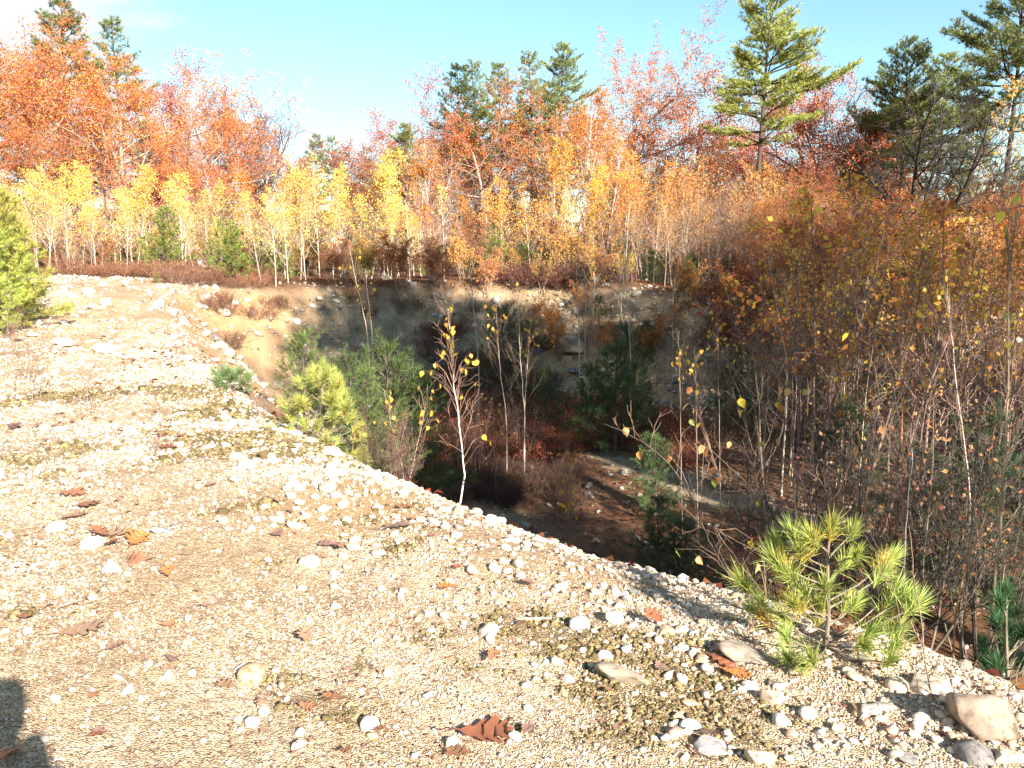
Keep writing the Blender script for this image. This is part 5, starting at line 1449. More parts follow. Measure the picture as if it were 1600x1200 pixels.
for a in [
    (757, 1154, 84, 'big curled red brown oak leaf against a white stone near the bottom edge', RED, 1, -1.5, .2), (718, 1184, 46, 'flat pinkish brown oak leaf just below the big curled red one', RUST, 0, 1.2, .1),
    (125, 997, 100, 'largest pale brown oak leaf lying flat on the lower left gravel', TANL, 0, -1.35, .1), (213, 850, 46, 'orange red oak leaf standing upright at the left', ORL, 1, .1, .9),
    (207, 878, 46, 'curled brown oak leaf just below the upright orange one', RUST, 2, 1.3, .4), (157, 842, 42, 'red brown oak leaf left of the upright orange one', RUST, 1, 1.0, .3),
    (190, 838, 42, 'faded pink oak leaf between the red brown and the upright orange ones', TANL, 0, 1.7, .1), (132, 795, 52, 'long orange brown oak leaf, middle of three at the left', RUST, 0, -1.4, .1),
    (112, 775, 46, 'rear one of three brown oak leaves at the left', RUST, 2, -1.5, .15), (115, 812, 38, 'front one of three brown oak leaves at the left', TANL, 0, -1.0, .1),
    (265, 902, 30, 'small orange oak leaf fragment below the curled brown one', ORL, 3, .4, .4), (356, 1080, 34, 'orange leaf piece left of the ochre tan stone', TANL, 0, 1.2, .1),
    (523, 1100, 44, 'cupped red brown leaf with a dark shadow on its right', RUST, 1, 1.2, .25), (512, 856, 36, 'mauve brown leaf on the middle gravel', MAUVE, 2, 1.4, .15),
    (500, 876, 30, 'tan red leaf below the mauve brown one', TANL, 0, 1.6, .1), (435, 841, 26, 'pink brown leaf left of the mauve brown one', MAUVE, 0, .8, .1), (622, 829, 46, 'long mauve brown leaf on the gravel below the rim', MAUVE, 2, -1.4, .15),
    (634, 797, 34, 'brown leaf near the rim left of the birch stem', RUST, 0, 1.5, .15), (290, 683, 34, 'orange oak leaf on the moss', ORL, 1, -1.4, .3), (250, 682, 40, 'red leaf under the bare twig on the moss', RED, 2, .6, .3),
    (265, 703, 30, 'second red leaf under the bare twig on the moss', RED, 0, 1.6, .2), (80, 668, 34, 'pale brown oak leaf on the upper left gravel', MAUVE, 2, 1.3, .2), (25, 672, 30, 'dark brown crumpled leaf at the left edge', (.2, .1, .08), 3, .4, .3),
    (698, 923, 32, 'orange red curled leaf in the middle of the gravel', ORL, 3, 1.3, .3), (715, 893, 20, 'small red leaf beside the bright white stone near the rim', RED, 1, .5, .3), (815, 985, 26, 'orange leaf on the moss below the white stick', RUST, 2, -.8, .2),
    (1022, 978, 36, 'crumpled red leaf behind the cluster of stones', RED, 3, .7, .4), (1125, 1040, 50, 'red leaf caught at the left end of the flat grey slab', RED, 2, -2.4, .15), (1150, 1060, 46, 'orange leaf under the flat grey slab', ORL, 0, -2.0, .15),
    (10, 1185, 40, 'orange leaf in the shadow at the lower left corner', ORL, 2, .3, .3), (152, 1157, 26, 'red brown leaf fragment in the lower left gravel', RED, 2, -.9, .3),
    (1315, 1000, 44, 'orange leaf behind the pine trunk by the split rock', ORL, 0, .9, .3), (1180, 830, 30, 'pale tan leaf low on the pit slope', TANL, 0, .4, .3)]:
    fallen(*a)
for i in range(46):
    px, py, p = gravel_px(lr_, 640, 1190)
    fallen(px, py, lr_.choice([12, 14, 18, 22, 26]) * (.8 if py < 800 else 1.2), 'small faded leaf scrap lying on the gravel', lr_.choice([RUST, TANL, MAUVE, MAUVE, TANL]), None, None, .3, 'small leaf scraps on the gravel')

# ---------------------------------------------------------------- near pines with needle tufts as parts
TUFT = []
for i in range(5):
    rng = np.random.default_rng(600 + i); mb = MB()
    n = 140
    ax = np.array([0, 0, 1.0])
    P = np.zeros((n, 3)); P[:, 2] = rng.uniform(-.045, .012, n)
    ang = np.abs(rng.normal(0, .62, n)) + .08; ang = np.clip(ang, 0, 1.5); az = rng.uniform(0, 2 * PI, n)
    d = np.stack([np.sin(ang) * np.cos(az), np.sin(ang) * np.sin(az), np.cos(ang)], 1)
    l = rng.uniform(.062, .1, (n, 1)); s = nrm(np.cross(d, rng.normal(0, 1, (n, 3)))) * .00088
    m1 = P + d * l * .5; tip = P + d * l + np.array([0, 0, -.12]) * l * (ang[:, None] > .9)
    mb.add(np.stack([P - s, P + s, m1 + s * 1.1, tip, m1 - s * 1.1], 1), np.arange(5 * n).reshape(n, 5))
    TUFT.append(mb.mesh('needle_tuft', False))
nrnd = random.Random(8)

def near_pine(base, Hm, tufts, name, label, col, old, tw=.011, tsc=1.0, inner=True, barkc=(.22, .18, .13)):
    """base: foot in the world; tufts: points in the world. Branches run from the stem to the tufts."""
    t = thing(name, label, 'young pine', tuple(base))
    b = np.array(base, float)
    top = np.array(max(tufts, key=lambda q: q[2])) - b; top = top - np.array([0, 0, .02])
    mb = MB(); ks = np.linspace(0, 1, 7)
    stem = np.array([top * k + np.array([math.sin(k * 6) * .008, math.cos(k * 5) * .008, -.03 * (1 - k)]) for k in ks])
    mb.tube(stem, np.linspace(tw, tw * .4, 7), 7)
    part('trunk', mb.mesh('trunk'), M_BARK, t, barkc)
    for q in tufts:
        q = np.array(q) - b
        up = np.clip(q[2] / top[2] - .10 - .35 * np.hypot(q[0] - top[0] * q[2] / top[2], q[1] - top[1] * q[2] / top[2]), .10, .97)
        s = stem[0] + (stem[-1] - stem[0]) * up; s = np.array([np.interp(up, ks, stem[:, c]) for c in range(3)])
        v = q - s; L = np.linalg.norm(v) + 1e-6
        if L > .06:
            m1 = s + v * .5 + np.array([nrnd.uniform(-.015, .015), nrnd.uniform(-.015, .015), -.06 * L])
            mb = MB(); mb.tube(np.array([s, m1, q]), [tw * .42, tw * .32, tw * .25], 5)
            part('branch', mb.mesh('branch'), M_BARK, t, barkc)
            ax = nrm(nrm(q - m1) + np.array([0, 0, .8]))
        else:
            m1 = s; ax = np.array([0, 0, 1.0])
        for kk in range(2 if inner and nrnd.random() < .3 else 1):
            k = part('needle_tuft', TUFT[nrnd.randrange(5)], M_NEEDLENEAR, t, jit(col if kk == 0 else old, nrnd, .15))
            k.location = q if kk == 0 else q + (m1 - q) * .28
            a2 = nrm(ax + np.array([nrnd.uniform(-.25, .25) for _ in range(3)]))
            k.rotation_euler = Vector(a2).to_track_quat('Z', 'Y').to_euler()
            sc_ = tsc * nrnd.uniform(.8, 1.15) * (1 if kk == 0 else .85); k.scale = (sc_,) * 3
    return t
M_NEEDLENEAR = leaf_mat('near_needle', transl=.3, dv=.5, dh=.03, rough=.6)

fb = gpt(1289, 1018); FY = fb[1]
def offs(px, py, dy): return at_y(px, py, FY + dy)
ft = [offs(px, py, dy) for px, py, dy in [
    (1298, 826, 0), (1330, 835, .06), (1268, 842, -.05), (1240, 838, .1), (1252, 862, -.04), (1216, 852, .08), (1213, 880, -.02), (1235, 900, -.1), 
    (1338, 868, -.12), (1320, 880, .03), (1388, 876, .12), (1376, 902, .05), (1164, 914, .06), (1192, 942, .02), (1180, 956, .1), (1240, 945, -.15), (1226, 968, .05), 
    (1254, 925, .1), (1290, 920, -.18), (1322, 948, .1), (1335, 945, -.02), (1275, 955, .15), (1412, 935, .1), (1426, 950, .02), (1395, 925, .16), (1385, 950, .1),
    (1360, 990, -.12), (1352, 1010, -.2), (1395, 1012, -.15), (1400, 985, -.05), (1388, 1035, -.22), (1270, 1032, -.26), (1256, 1042, -.2), (1232, 1030, -.16), (1230, 998, -.1)]]
near_pine(fb, .7, ft, 'young_pine', 'bright yellow green young pine rooted on the gravel rim at the lower right', (.30, .36, .085), (.46, .36, .08), .011, 1.18)
# yellow pine in front of the far left bank
YY = 7.6
yx = at_y(505, 735, YY)[0]; yb = np.array([yx, YY, gz(yx, YY)])
yr = random.Random(12); yt = [at_y(505, 572, YY)]
for i in range(62):
    u = yr.random(); py = 578 + 150 * u; half = 16 + 62 * min(1, u * 1.9) * (1 if u < .8 else .7)
    yt.append(at_y(500 + yr.uniform(-half, half), py, YY + yr.uniform(-.35, .35)))
near_pine(yb, 1.2, yt, 'young_pine', 'yellowish young pine growing up behind the rim at the left of the pit', (.36, .38, .10), (.48, .42, .12), .014, 1.45)
rb = at_y(1575, 1090, 3.9); rb[2] = gz(rb[0], rb[1]); rt = []
for i in range(44):
    u = yr.random(); py = 925 + 165 * u; half = 20 + 65 * u
    rt.append(at_y(1585 + yr.uniform(-half, half), py, 3.9 + yr.uniform(-.25, .3)))
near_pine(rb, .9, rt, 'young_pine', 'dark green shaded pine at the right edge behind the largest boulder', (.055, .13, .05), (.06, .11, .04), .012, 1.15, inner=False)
gb = gpt(362, 612, 6); GY = gb[1]
gt = [at_y(362 + yr.uniform(-26, 26), yr.uniform(576, 608), GY + yr.uniform(-.15, .15)) for i in range(26)]
near_pine(gb, .3, gt, 'pine_seedling', 'small grey green pine seedling on the edge of the gravel heap', (.17, .24, .10), (.2, .24, .1), .008, 1.5, inner=False)

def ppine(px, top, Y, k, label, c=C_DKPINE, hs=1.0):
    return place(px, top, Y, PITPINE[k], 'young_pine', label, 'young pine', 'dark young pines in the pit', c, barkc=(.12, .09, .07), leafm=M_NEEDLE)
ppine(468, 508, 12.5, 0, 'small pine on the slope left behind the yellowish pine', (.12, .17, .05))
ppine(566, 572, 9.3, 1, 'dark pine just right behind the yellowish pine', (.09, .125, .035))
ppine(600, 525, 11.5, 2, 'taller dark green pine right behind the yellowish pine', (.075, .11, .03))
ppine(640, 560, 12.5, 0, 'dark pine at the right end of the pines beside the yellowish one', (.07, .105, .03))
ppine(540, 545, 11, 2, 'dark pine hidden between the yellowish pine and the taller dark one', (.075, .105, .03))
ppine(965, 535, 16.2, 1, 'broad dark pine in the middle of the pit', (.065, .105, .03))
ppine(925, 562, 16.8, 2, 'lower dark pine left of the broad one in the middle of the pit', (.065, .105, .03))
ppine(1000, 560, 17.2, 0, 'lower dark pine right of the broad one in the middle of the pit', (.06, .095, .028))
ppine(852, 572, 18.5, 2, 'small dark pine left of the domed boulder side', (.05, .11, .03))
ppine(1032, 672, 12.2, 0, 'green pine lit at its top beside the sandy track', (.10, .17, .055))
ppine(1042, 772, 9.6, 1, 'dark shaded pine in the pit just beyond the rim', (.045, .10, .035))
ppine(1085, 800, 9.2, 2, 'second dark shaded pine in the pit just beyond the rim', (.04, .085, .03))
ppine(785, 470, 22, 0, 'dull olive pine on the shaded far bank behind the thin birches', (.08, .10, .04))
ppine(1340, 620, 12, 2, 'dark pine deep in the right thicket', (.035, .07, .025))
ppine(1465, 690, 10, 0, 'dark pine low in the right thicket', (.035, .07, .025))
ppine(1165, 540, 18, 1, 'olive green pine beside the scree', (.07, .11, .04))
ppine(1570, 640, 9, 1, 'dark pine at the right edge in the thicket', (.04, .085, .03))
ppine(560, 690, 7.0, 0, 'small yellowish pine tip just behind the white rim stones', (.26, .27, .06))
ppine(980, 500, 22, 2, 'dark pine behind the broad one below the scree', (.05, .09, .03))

# ---------------------------------------------------------------- single saplings drawn stem by stem
S_TW = [lv(5, .12, .05, .35, 3, 4, .3, 1.0, 38, .45, .6, rmin=.0016), lv(4, .18, .05, .5, 3, rmin=.0012)]
def sapling(pts, Y, r0, name, label, cat='sapling', nb=16, bl=.35, barkc=C_BIRCHB, bark=None, leaves=(), leafL=.055, leafc=(.62, .38, .05), group=None, t0=.25, dY=0.0, seed=0, upang=35, droop=True):
    """pts: the stem's photo pixels from foot to tip at distance Y (the tip dY further off)."""
    rng = np.random.default_rng(seed + len(pts) * 7 + int(pts[0][0]))
    n = len(pts)
    W = np.array([at_y(px, py, Y + dY * i / (n - 1)) for i, (px, py) in enumerate(pts)])
    base = W[0].copy(); g = gz(base[0], base[1])
    if base[2] > g:
        base[2] = g
        W = np.concatenate([[base], W]) if W[0][2] - g > .05 else W
    ks = np.linspace(0, 1, len(W)); kk = np.linspace(0, 1, 22)
    C = np.stack([np.interp(kk, ks, W[:, c]) for c in range(3)], 1)
    for _ in range(3):
        C[1:-1] = (C[:-2] + 2 * C[1:-1] + C[2:]) / 4
    C = C - base
    C[1:-1] += rng.normal(0, .0035, C[1:-1].shape)
    t = thing(name, label, cat, tuple(base), group=group)
    mb = MB(); rad = np.linspace(r0, r0 * .25, 22)
    mb.tube(np.concatenate([[C[0] - np.array([0, 0, .06])], C]), np.concatenate([[r0 * 1.15], rad]), 6)
    part('trunk', mb.mesh('trunk'), bark or M_BARK, t, barkc)
    tb = MB(); A = []
    for j in range(nb):
        f = t0 + (1 - t0) * (j + rng.uniform()) / nb; i = min(int(f * 21), 20); q = C[i]
        d = nrm(C[i + 1] - C[i]); az = rng.uniform(0, 2 * PI)
        d = nrm(d + np.array([math.cos(az), math.sin(az), 0]) * math.tan(R(upang)) )
        own = MB() if nb <= 5 else tb
        grow(rng, own, q, d, bl * (1.15 - .7 * f) * rng.uniform(.6, 1.2), max(rad[i] * .42, .002), 0, S_TW, A)
        if own is not tb:
            part('twig', own.mesh('twig'), M_BARK, t, (.24, .16, .11))
    for (px, py) in leaves:
        P = at_y(px, py, Y + dY * .7 + rng.uniform(-.12, .12)) - base
        dist = np.linalg.norm(C - P, axis=1); i = int(np.clip(np.argmin(dist) - 3, 1, 21)); q = C[i]
        m_ = (q + P) / 2 + np.array([0, 0, .02 + .12 * np.linalg.norm(P - q)])
        tb.tube(np.array([q, m_, P + np.array([0, 0, .01])]), [.0028, .002, .0012], 3)
        lf = part('leaf', BLEAF[rng.integers(3)], M_LEAFNEAR, t, jit(leafc if not callable(leafc) else leafc(rng), prng, .22))
        dr = Vector((rng.normal(0, .45), rng.normal(0, .45), -1 if droop else rng.normal(0, .5)))
        lf.rotation_euler = (dr.to_track_quat('Y', 'Z').to_matrix() @ Matrix.Rotation(rng.uniform(0, 6.28), 3, 'Y')).to_euler()
        lf.location = P; s_ = leafL * rng.uniform(.75, 1.2); lf.scale = (s_,) * 3
    if tb.V:
        part('twigs', tb.mesh('twigs'), M_BARK, t, jit((.24, .16, .11), prng, .1))
    return t

sapling([(718, 792), (727, 740), (722, 690), (712, 620), (704, 560), (700, 482)], 6.2, .0078, 'birch_sapling', 'slim white stemmed birch with gold heart shaped leaves in front of the pit', 'birch', 18, .36, (.70, .62, .52), M_BIRCH,
        [(703, 480), (700, 497), (697, 505), (707, 515), (710, 510), (702, 525), (698, 535), (709, 535), (692, 548), (690, 553), (680, 568), (683, 570), (715, 552), (728, 560), (735, 553), (738, 565), (720, 575), (727, 577),
         (671, 578), (687, 600), (722, 618), (745, 562), (695, 520), (705, 545), (755, 680), (766, 690), (745, 598), (661, 580)], .050, (.70, .42, .06), t0=.3)
for a in [
    ([(576, 528), (566, 480), (556, 440), (546, 385)], 17, .016, 'left of two leaning white birch stems beside the taller dark pine', 14),
    ([(582, 522), (577, 480), (573, 450), (571, 420)], 17.3, .014, 'right of two leaning white birch stems beside the taller dark pine', 12),
    ([(748, 562), (743, 510), (737, 450), (733, 385)], 18, .018, 'white birch stem leaning left across the shaded far bank', 14),
    ([(792, 648), (782, 590), (778, 530), (775, 470)], 14.5, .015, 'left white stem of the thin birches before the far bank', 14),
    ([(820, 638), (814, 580), (811, 510), (808, 440)], 14.5, .015, 'middle white stem of the thin birches before the far bank', 18),
    ([(819, 640), (823, 590), (826, 540), (829, 490)], 14.6, .013, 'right white stem of the thin birches before the far bank', 12),
    ([(906, 548), (904, 500), (902, 440), (899, 375)], 20, .022, 'left one of two upright birch stems below the great red oak', 12),
    ([(914, 545), (915, 490), (914, 440), (912, 370)], 20.3, .02, 'right one of two upright birch stems below the great red oak', 12),
    ([(986, 560), (982, 500), (978, 440), (974, 330)], 18.5, .02, 'thin pale birch rising through the broad dark pine', 14),
    ([(1232, 575), (1222, 520), (1212, 470), (1200, 400)], 13.5, .022, 'leaning white birch standing clear in the right thicket', 14),
    ([(1246, 590), (1238, 530), (1230, 480), (1222, 430)], 14, .012, 'thin birch stem right behind the leaning white one', 10),
    ([(1520, 800), (1508, 700), (1494, 600), (1484, 500), (1478, 420)], 8.0, .013, 'mottled birch stem leaning left in the right thicket', 16),
    ([(632, 745), (618, 690), (608, 650), (601, 610)], 8.2, .005, 'small forked birch stem on the near slope of the pit', 8),
    ([(640, 748), (652, 700), (662, 650), (668, 600)], 8.2, .005, 'right fork of the small birch on the near slope of the pit', 8)]:
    lvs = [(a[0][-1][0] + prng.uniform(-16, 16), a[0][-1][1] + prng.uniform(0, 70)) for _ in range(14)]
    sapling(a[0], a[1], a[2] * .72, 'birch_sapling', a[3], 'birch', a[4], .9 if a[1] > 12 else .4, (.48, .41, .34), M_BIRCH, lvs, .075 if a[1] > 12 else .055, (.62, .38, .06), t0=.3)
SALM = (.62, .34, .18); LYEL = (.66, .55, .06); LGRN = (.34, .42, .07)
def mixl(rng): return [(.64, .36, .16), (.62, .47, .06), (.55, .24, .08), (.38, .42, .08)][rng.choice(4, p=[.42, .28, .2, .1])]
# arching alder stems over the pit
for pts, Y, dY, leaves, lab, nb in [
    ([(1180, 965), (1120, 860), (1078, 765), (1030, 705), (985, 680), (945, 662)], 5.6, .3, [(975, 668), (1000, 705), (1044, 712), (1100, 696)], 'long pale arching alder branch reaching left over the dark pines', 14),
    ([(1195, 950), (1170, 850), (1130, 760), (1105, 690), (1080, 610)], 5.8, .5, [(1080, 605), (1085, 640), (1079, 655), (1092, 660), (1100, 695), (1090, 692), (1076, 630)], 'alder stem with orange leaves hanging beside the green lit pine', 16),
    ([(1215, 940), (1200, 850), (1185, 770), (1172, 700), (1158, 625)], 5.7, .4, [(1157, 622), (1153, 640), (1161, 640), (1187, 675), (1125, 745), (1117, 750), (1132, 740), (1140, 690)], 'alder stem with the brightest yellow leaves at its tip', 16),
    ([(1235, 930), (1245, 840), (1240, 760), (1228, 690), (1220, 610)], 5.9, .4, [(1220, 604), (1233, 607), (1214, 628), (1218, 632), (1183, 676), (1190, 690), (1260, 608)], 'alder stem with paired green and salmon leaves', 16),
    ([(1250, 925), (1290, 840), (1305, 780), (1290, 720), (1262, 650)], 6.2, .4, [(1183, 782), (1246, 862), (1212, 686), (1270, 690)], 'alder stem bending left at its top in the tangle', 16),
    ([(1180, 960), (1140, 900), (1110, 850), (1090, 800), (1075, 740)], 5.3, .2, [(1057, 860), (1090, 870)], 'short dark alder stem in the tangle over the shaded pines', 14),
    ([(1260, 920), (1320, 850), (1370, 790), (1400, 730), (1420, 650)], 6.0, .6, [(1378, 664), (1450, 597), (1458, 606)], 'alder stem leaning right through the tangle', 16),
    ([(1200, 950), (1225, 880), (1262, 830), (1310, 770), (1345, 705)], 5.4, .3, [(1340, 700), (1105, 700)], 'dark alder stem crossing to the right in the tangle', 14),
    ([(1300, 930), (1330, 840), (1345, 760), (1350, 690), (1352, 600)], 6.6, .4, [(1334, 520), (1360, 640)], 'straight dark alder stem in the middle of the tangle', 14),
    ([(1340, 930), (1385, 850), (1415, 770), (1436, 690), (1450, 600)], 6.8, .4, [(1436, 484), (1450, 590), (1466, 510)], 'alder stem right of the middle of the tangle', 14),
    ([(1210, 955), (1165, 890), (1130, 850), (1112, 815), (1145, 850)], 4.9, .1, [(1183, 880), (1175, 845)], 'low curling alder twig near the pine', 8)]:
    sapling(pts, Y, .0075, 'alder_stem', lab, 'shrub', int(nb * .5), .42, (.10, .075, .06), None, leaves, .068, mixl, None, .2, dY, upang=42)
# straight saplings at the right
for pts, Y, r, c, lab, nb, lvs, bark in [
    ([(1413, 1030), (1412, 900), (1410, 760), (1408, 620), (1406, 455)], 4.9, .0075, (.42, .17, .09), 'straight red brown sapling with fine upswept twigs at the right', 20, [(1325, 520), (1436, 484), (1378, 665), (1450, 596)], None),
    ([(1412, 1032), (1414, 960), (1413, 900), (1417, 810), (1425, 700)], 4.6, .009, (.70, .62, .52), 'short white barked birch stem behind the bright pine', 10, [], M_BIRCH),
    ([(1545, 1010), (1557, 880), (1570, 740), (1577, 560), (1578, 400), (1576, 280)], 4.3, .009, (.42, .31, .2), 'tall tan sapling with many upswept twigs near the right edge', 30, [(1576, 488), (1574, 535), (1565, 330), (1590, 305), (1580, 310), (1570, 350), (1590, 330), (1555, 320)], None),
    ([(1490, 1010), (1500, 900), (1545, 800), (1552, 700), (1556, 640)], 4.4, .007, (.40, .22, .1), 'reddish mottled sapling left of the tall tan one', 10, [], None),
    ([(1555, 1015), (1562, 950), (1570, 880), (1572, 840)], 4.1, .006, (.6, .45, .3), 'short pale stem in front of the dark right pine', 5, [], M_BIRCH),
    ([(1510, 930), (1520, 800), (1530, 650), (1545, 500), (1560, 420)], 5.6, .008, (.2, .15, .11), 'dark sapling between the mottled birch and the tall tan sapling', 18, [(1535, 484), (1510, 665)], None)]:
    sapling(pts, Y, r, 'sapling', lab, 'sapling', nb, .55, c, bark, lvs, .06, mixl, None, .3, .1, upang=30)
# bare twigs on the gravel in front
for pts, Y, r, lab, nb in [
    ([(1466, 1205), (1462, 1130), (1448, 1040), (1436, 960), (1428, 900), (1420, 822)], 2.72, .0042, 'bare brown sapling with buds standing in front of the bright pine', 3),
    ([(1466, 1190), (1440, 1090), (1415, 1010), (1400, 950), (1385, 860), (1384, 850)], 2.75, .0024, 'thin grey twig curving up left of the bare brown sapling', 2),
    ([(1538, 1205), (1539, 1140), (1546, 1090), (1548, 1060)], 2.6, .0034, 'forked bare twig in front of the largest boulder', 5),
    ([(1540, 1100), (1522, 1070), (1508, 1050), (1498, 1040)], 2.6, .0028, 'left fork of the bare twig in front of the largest boulder', 2),
    ([(1218, 1185), (1200, 1110), (1190, 1050), (1178, 1000), (1172, 960)], 3.0, .0018, 'hair thin twig rising before the large flat grey slab', 4),
    ([(1472, 1150), (1510, 1120), (1545, 1098), (1590, 1065)], 2.65, .0022, 'thin twig crossing in front of the largest boulder', 2)]:
    sapling(pts, Y, r, 'bare_twig', lab, 'twig', nb, .12, (.23, .15, .11), None, [], group=None, t0=.2, upang=35)
for pts, Y, lab, nb, bl in [
    ([(305, 690), (283, 640), (275, 560), (270, 470), (266, 415)], 8.6, 'tall thin bare sapling between the gravel heap and the moss', 10, .3),
    ([(292, 580), (280, 540), (278, 500), (274, 440)], 11, 'bare sapling on the gravel heap', 12, .5),
    ([(345, 580), (344, 540), (342, 500), (340, 470)], 12, 'thin bare sapling on the orange slope', 6, .3),
    ([(238, 715), (228, 690), (205, 650), (195, 610)], 6.3, 'pale dry grass like twig on the moss', 2, .1),
    ([(242, 715), (250, 690), (252, 650), (248, 600)], 6.2, 'forked bare twig above the red leaves', 7, .15),
    ([(137, 635), (128, 610), (115, 590), (105, 560)], 8.5, 'bare dark twig on the upper left gravel', 10, .22),
    ([(135, 637), (138, 600), (140, 580), (148, 560)], 8.5, 'pale twig beside the bare dark one on the upper left gravel', 8, .2),
    ([(62, 610), (50, 580), (42, 540), (30, 500)], 9.2, 'bare branching shrub stem at the left edge of the gravel', 16, .4),
    ([(20, 590), (14, 550), (10, 500), (18, 450)], 9.4, 'taller bare shrub stem at the left edge of the gravel', 16, .4),
    ([(50, 612), (60, 570), (72, 530), (80, 500)], 9.0, 'bare shrub stem leaning right at the left edge of the gravel', 14, .35)]:
    sapling(pts, Y, .004 if bl < .25 else .006, 'bare_twig', lab, 'twig', nb, bl, (.26, .19, .16), None, [], t0=.15, upang=38)
for i, (px, py, s) in enumerate([(45, 590, .75), (15, 560, .8), (240, 705, .28), (285, 560, .6), (340, 600, .3), (430, 640, .45), (412, 655, .4)]):
    p = gpt(px, py, 3)
    plant(THICKET[i % 4], 'bare_shrub', ['bare grey brown shrub by the left edge of the gravel', 'second bare shrub at the left edge of the gravel', 'low bare twigs over the red leaves on the moss', 'bare twiggy shrub on the gravel heap slope',
          'tiny bare shrub beside the pine seedling', 'dark twiggy shrub hanging over the rim below the yellowish pine', 'low dark twigs on the rim below the pine seedling'][i], 'shrub', (p[0], p[1], p[2]), s, None, None, (.36, .16, .08), (.26, .17, .14), names=('stems', 'foliage'))
# sticks lying on the gravel
for pts, r, c, lab in [([(808, 972), (862, 972)], .004, (.7, .66, .6), 'straight white stick lying on the moss'), ([(1110, 998), (1160, 1004), (1210, 998)], .003, (.25, .15, .1), 'thin brown stick lying above the flat grey slab'),
                       ([(455, 1188), (485, 1172)], .003, (.3, .1, .06), 'red brown twig beside the white round stone near the bottom edge'), ([(1060, 1160), (1090, 1185), (1120, 1198)], .0025, (.12, .09, .07), 'dark twig across the mottled stone'),
                       ([(1285, 1015), (1330, 1040), (1400, 1045)], .004, (.2, .14, .1), 'dead twig lying behind the low pine tufts'), ([(520, 850), (545, 852)], .0025, (.3, .22, .16), 'short twig beside the mauve brown leaf')]:
    W = np.array([gpt(*q) + np.array([0, 0, .014]) for q in pts])
    mb = MB(); W0 = W[0].copy(); mb.tube(W - W0, r, 5)
    o = part('stick', mb.mesh('stick'), M_BARK, None, c); o.location = W0; o['label'] = lab; o['category'] = 'stick'

# ---------------------------------------------------------------- thickets right of the pit
tr_ = random.Random(41)
def thicket(px, top, Y, k, label, group, c=(.40, .19, .08), tw=(.17, .125, .10), protos=None):
    return place(px, top, Y, (protos or THICKET)[k], 'bare_shrub', label, 'shrub', group, c, barkc=tw, names=('stems', 'foliage'))
for i in range(10):
    px = 1230 + 390 * (i + tr_.uniform(0, .9)) / 10
    thicket(px, tr_.uniform(560, 680), tr_.uniform(7.2, 11.5), tr_.randrange(4), 'tangled bare alder in the thicket nearest the bright pine', 'bare alders nearest the bright pine', tw=jit((.13, .10, .08), tr_, .3))
for i in range(26):
    px = 1130 + 500 * (i + tr_.uniform(0, .9)) / 26
    thicket(px, tr_.uniform(450, 570), tr_.uniform(13.5, 21), tr_.randrange(4), 'bare twiggy alder on the far side of the right thicket', 'bare alders at the back of the right thicket', tw=jit((.17, .125, .10), tr_, .3))
for i in range(5):
    px = 660 + 170 * tr_.random()
    thicket(px, tr_.uniform(570, 630), tr_.uniform(13, 18), tr_.randrange(4), 'thin bare shrub at the foot of the far bank', 'thin bare shrubs in the pit', tw=(.2, .13, .10))
for i in range(6):
    px = 560 + 110 * (i + tr_.random()) / 9
    thicket(px, tr_.uniform(610, 690), tr_.uniform(7.5, 9.5), tr_.randrange(4), 'bare twiggy shrub rising behind the white rim stones', 'bare shrubs behind the white rim stones', tw=(.22, .14, .11))
for i, (px, py, Y) in enumerate([(885, 695, 9.5), (890, 740, 9.2), (1120, 480, 12.5), (770, 620, 13), (870, 470, 19), (1190, 440, 15), (1275, 455, 17), (1060, 520, 11.5), (1085, 540, 11)]):
    tp = at_y(px, py, Y); g = gz(tp[0], Y)
    sapling([(px + 6, 600 - FPX * math.tan(math.atan2(g - 1.6, Y) + PITCH)), (px + 2, py + 60), (px, py)], Y, .007, 'birch_sapling',
            ['short sapling with yellow leaves over the dark twigs in the pit', 'lower yellow leaved sapling beside the dark twigs in the pit', 'sapling with yellow leaves in front of the scree', 'slim sapling left of the thin birches in the pit', 'yellow tipped sapling on the far bank',
             'gold leaved sapling left of the leaning white birch', 'gold leaved sapling right of the leaning white birch', 'sapling with orange leaves left below the scree', 'second sapling with orange leaves below the scree'][i],
            'birch', 12, .4, (.3, .22, .17), None, [(px + prng.uniform(-14, 14), py + prng.uniform(-4, 70)) for _ in range(14)], .07, (.60, .36, .06), t0=.2)

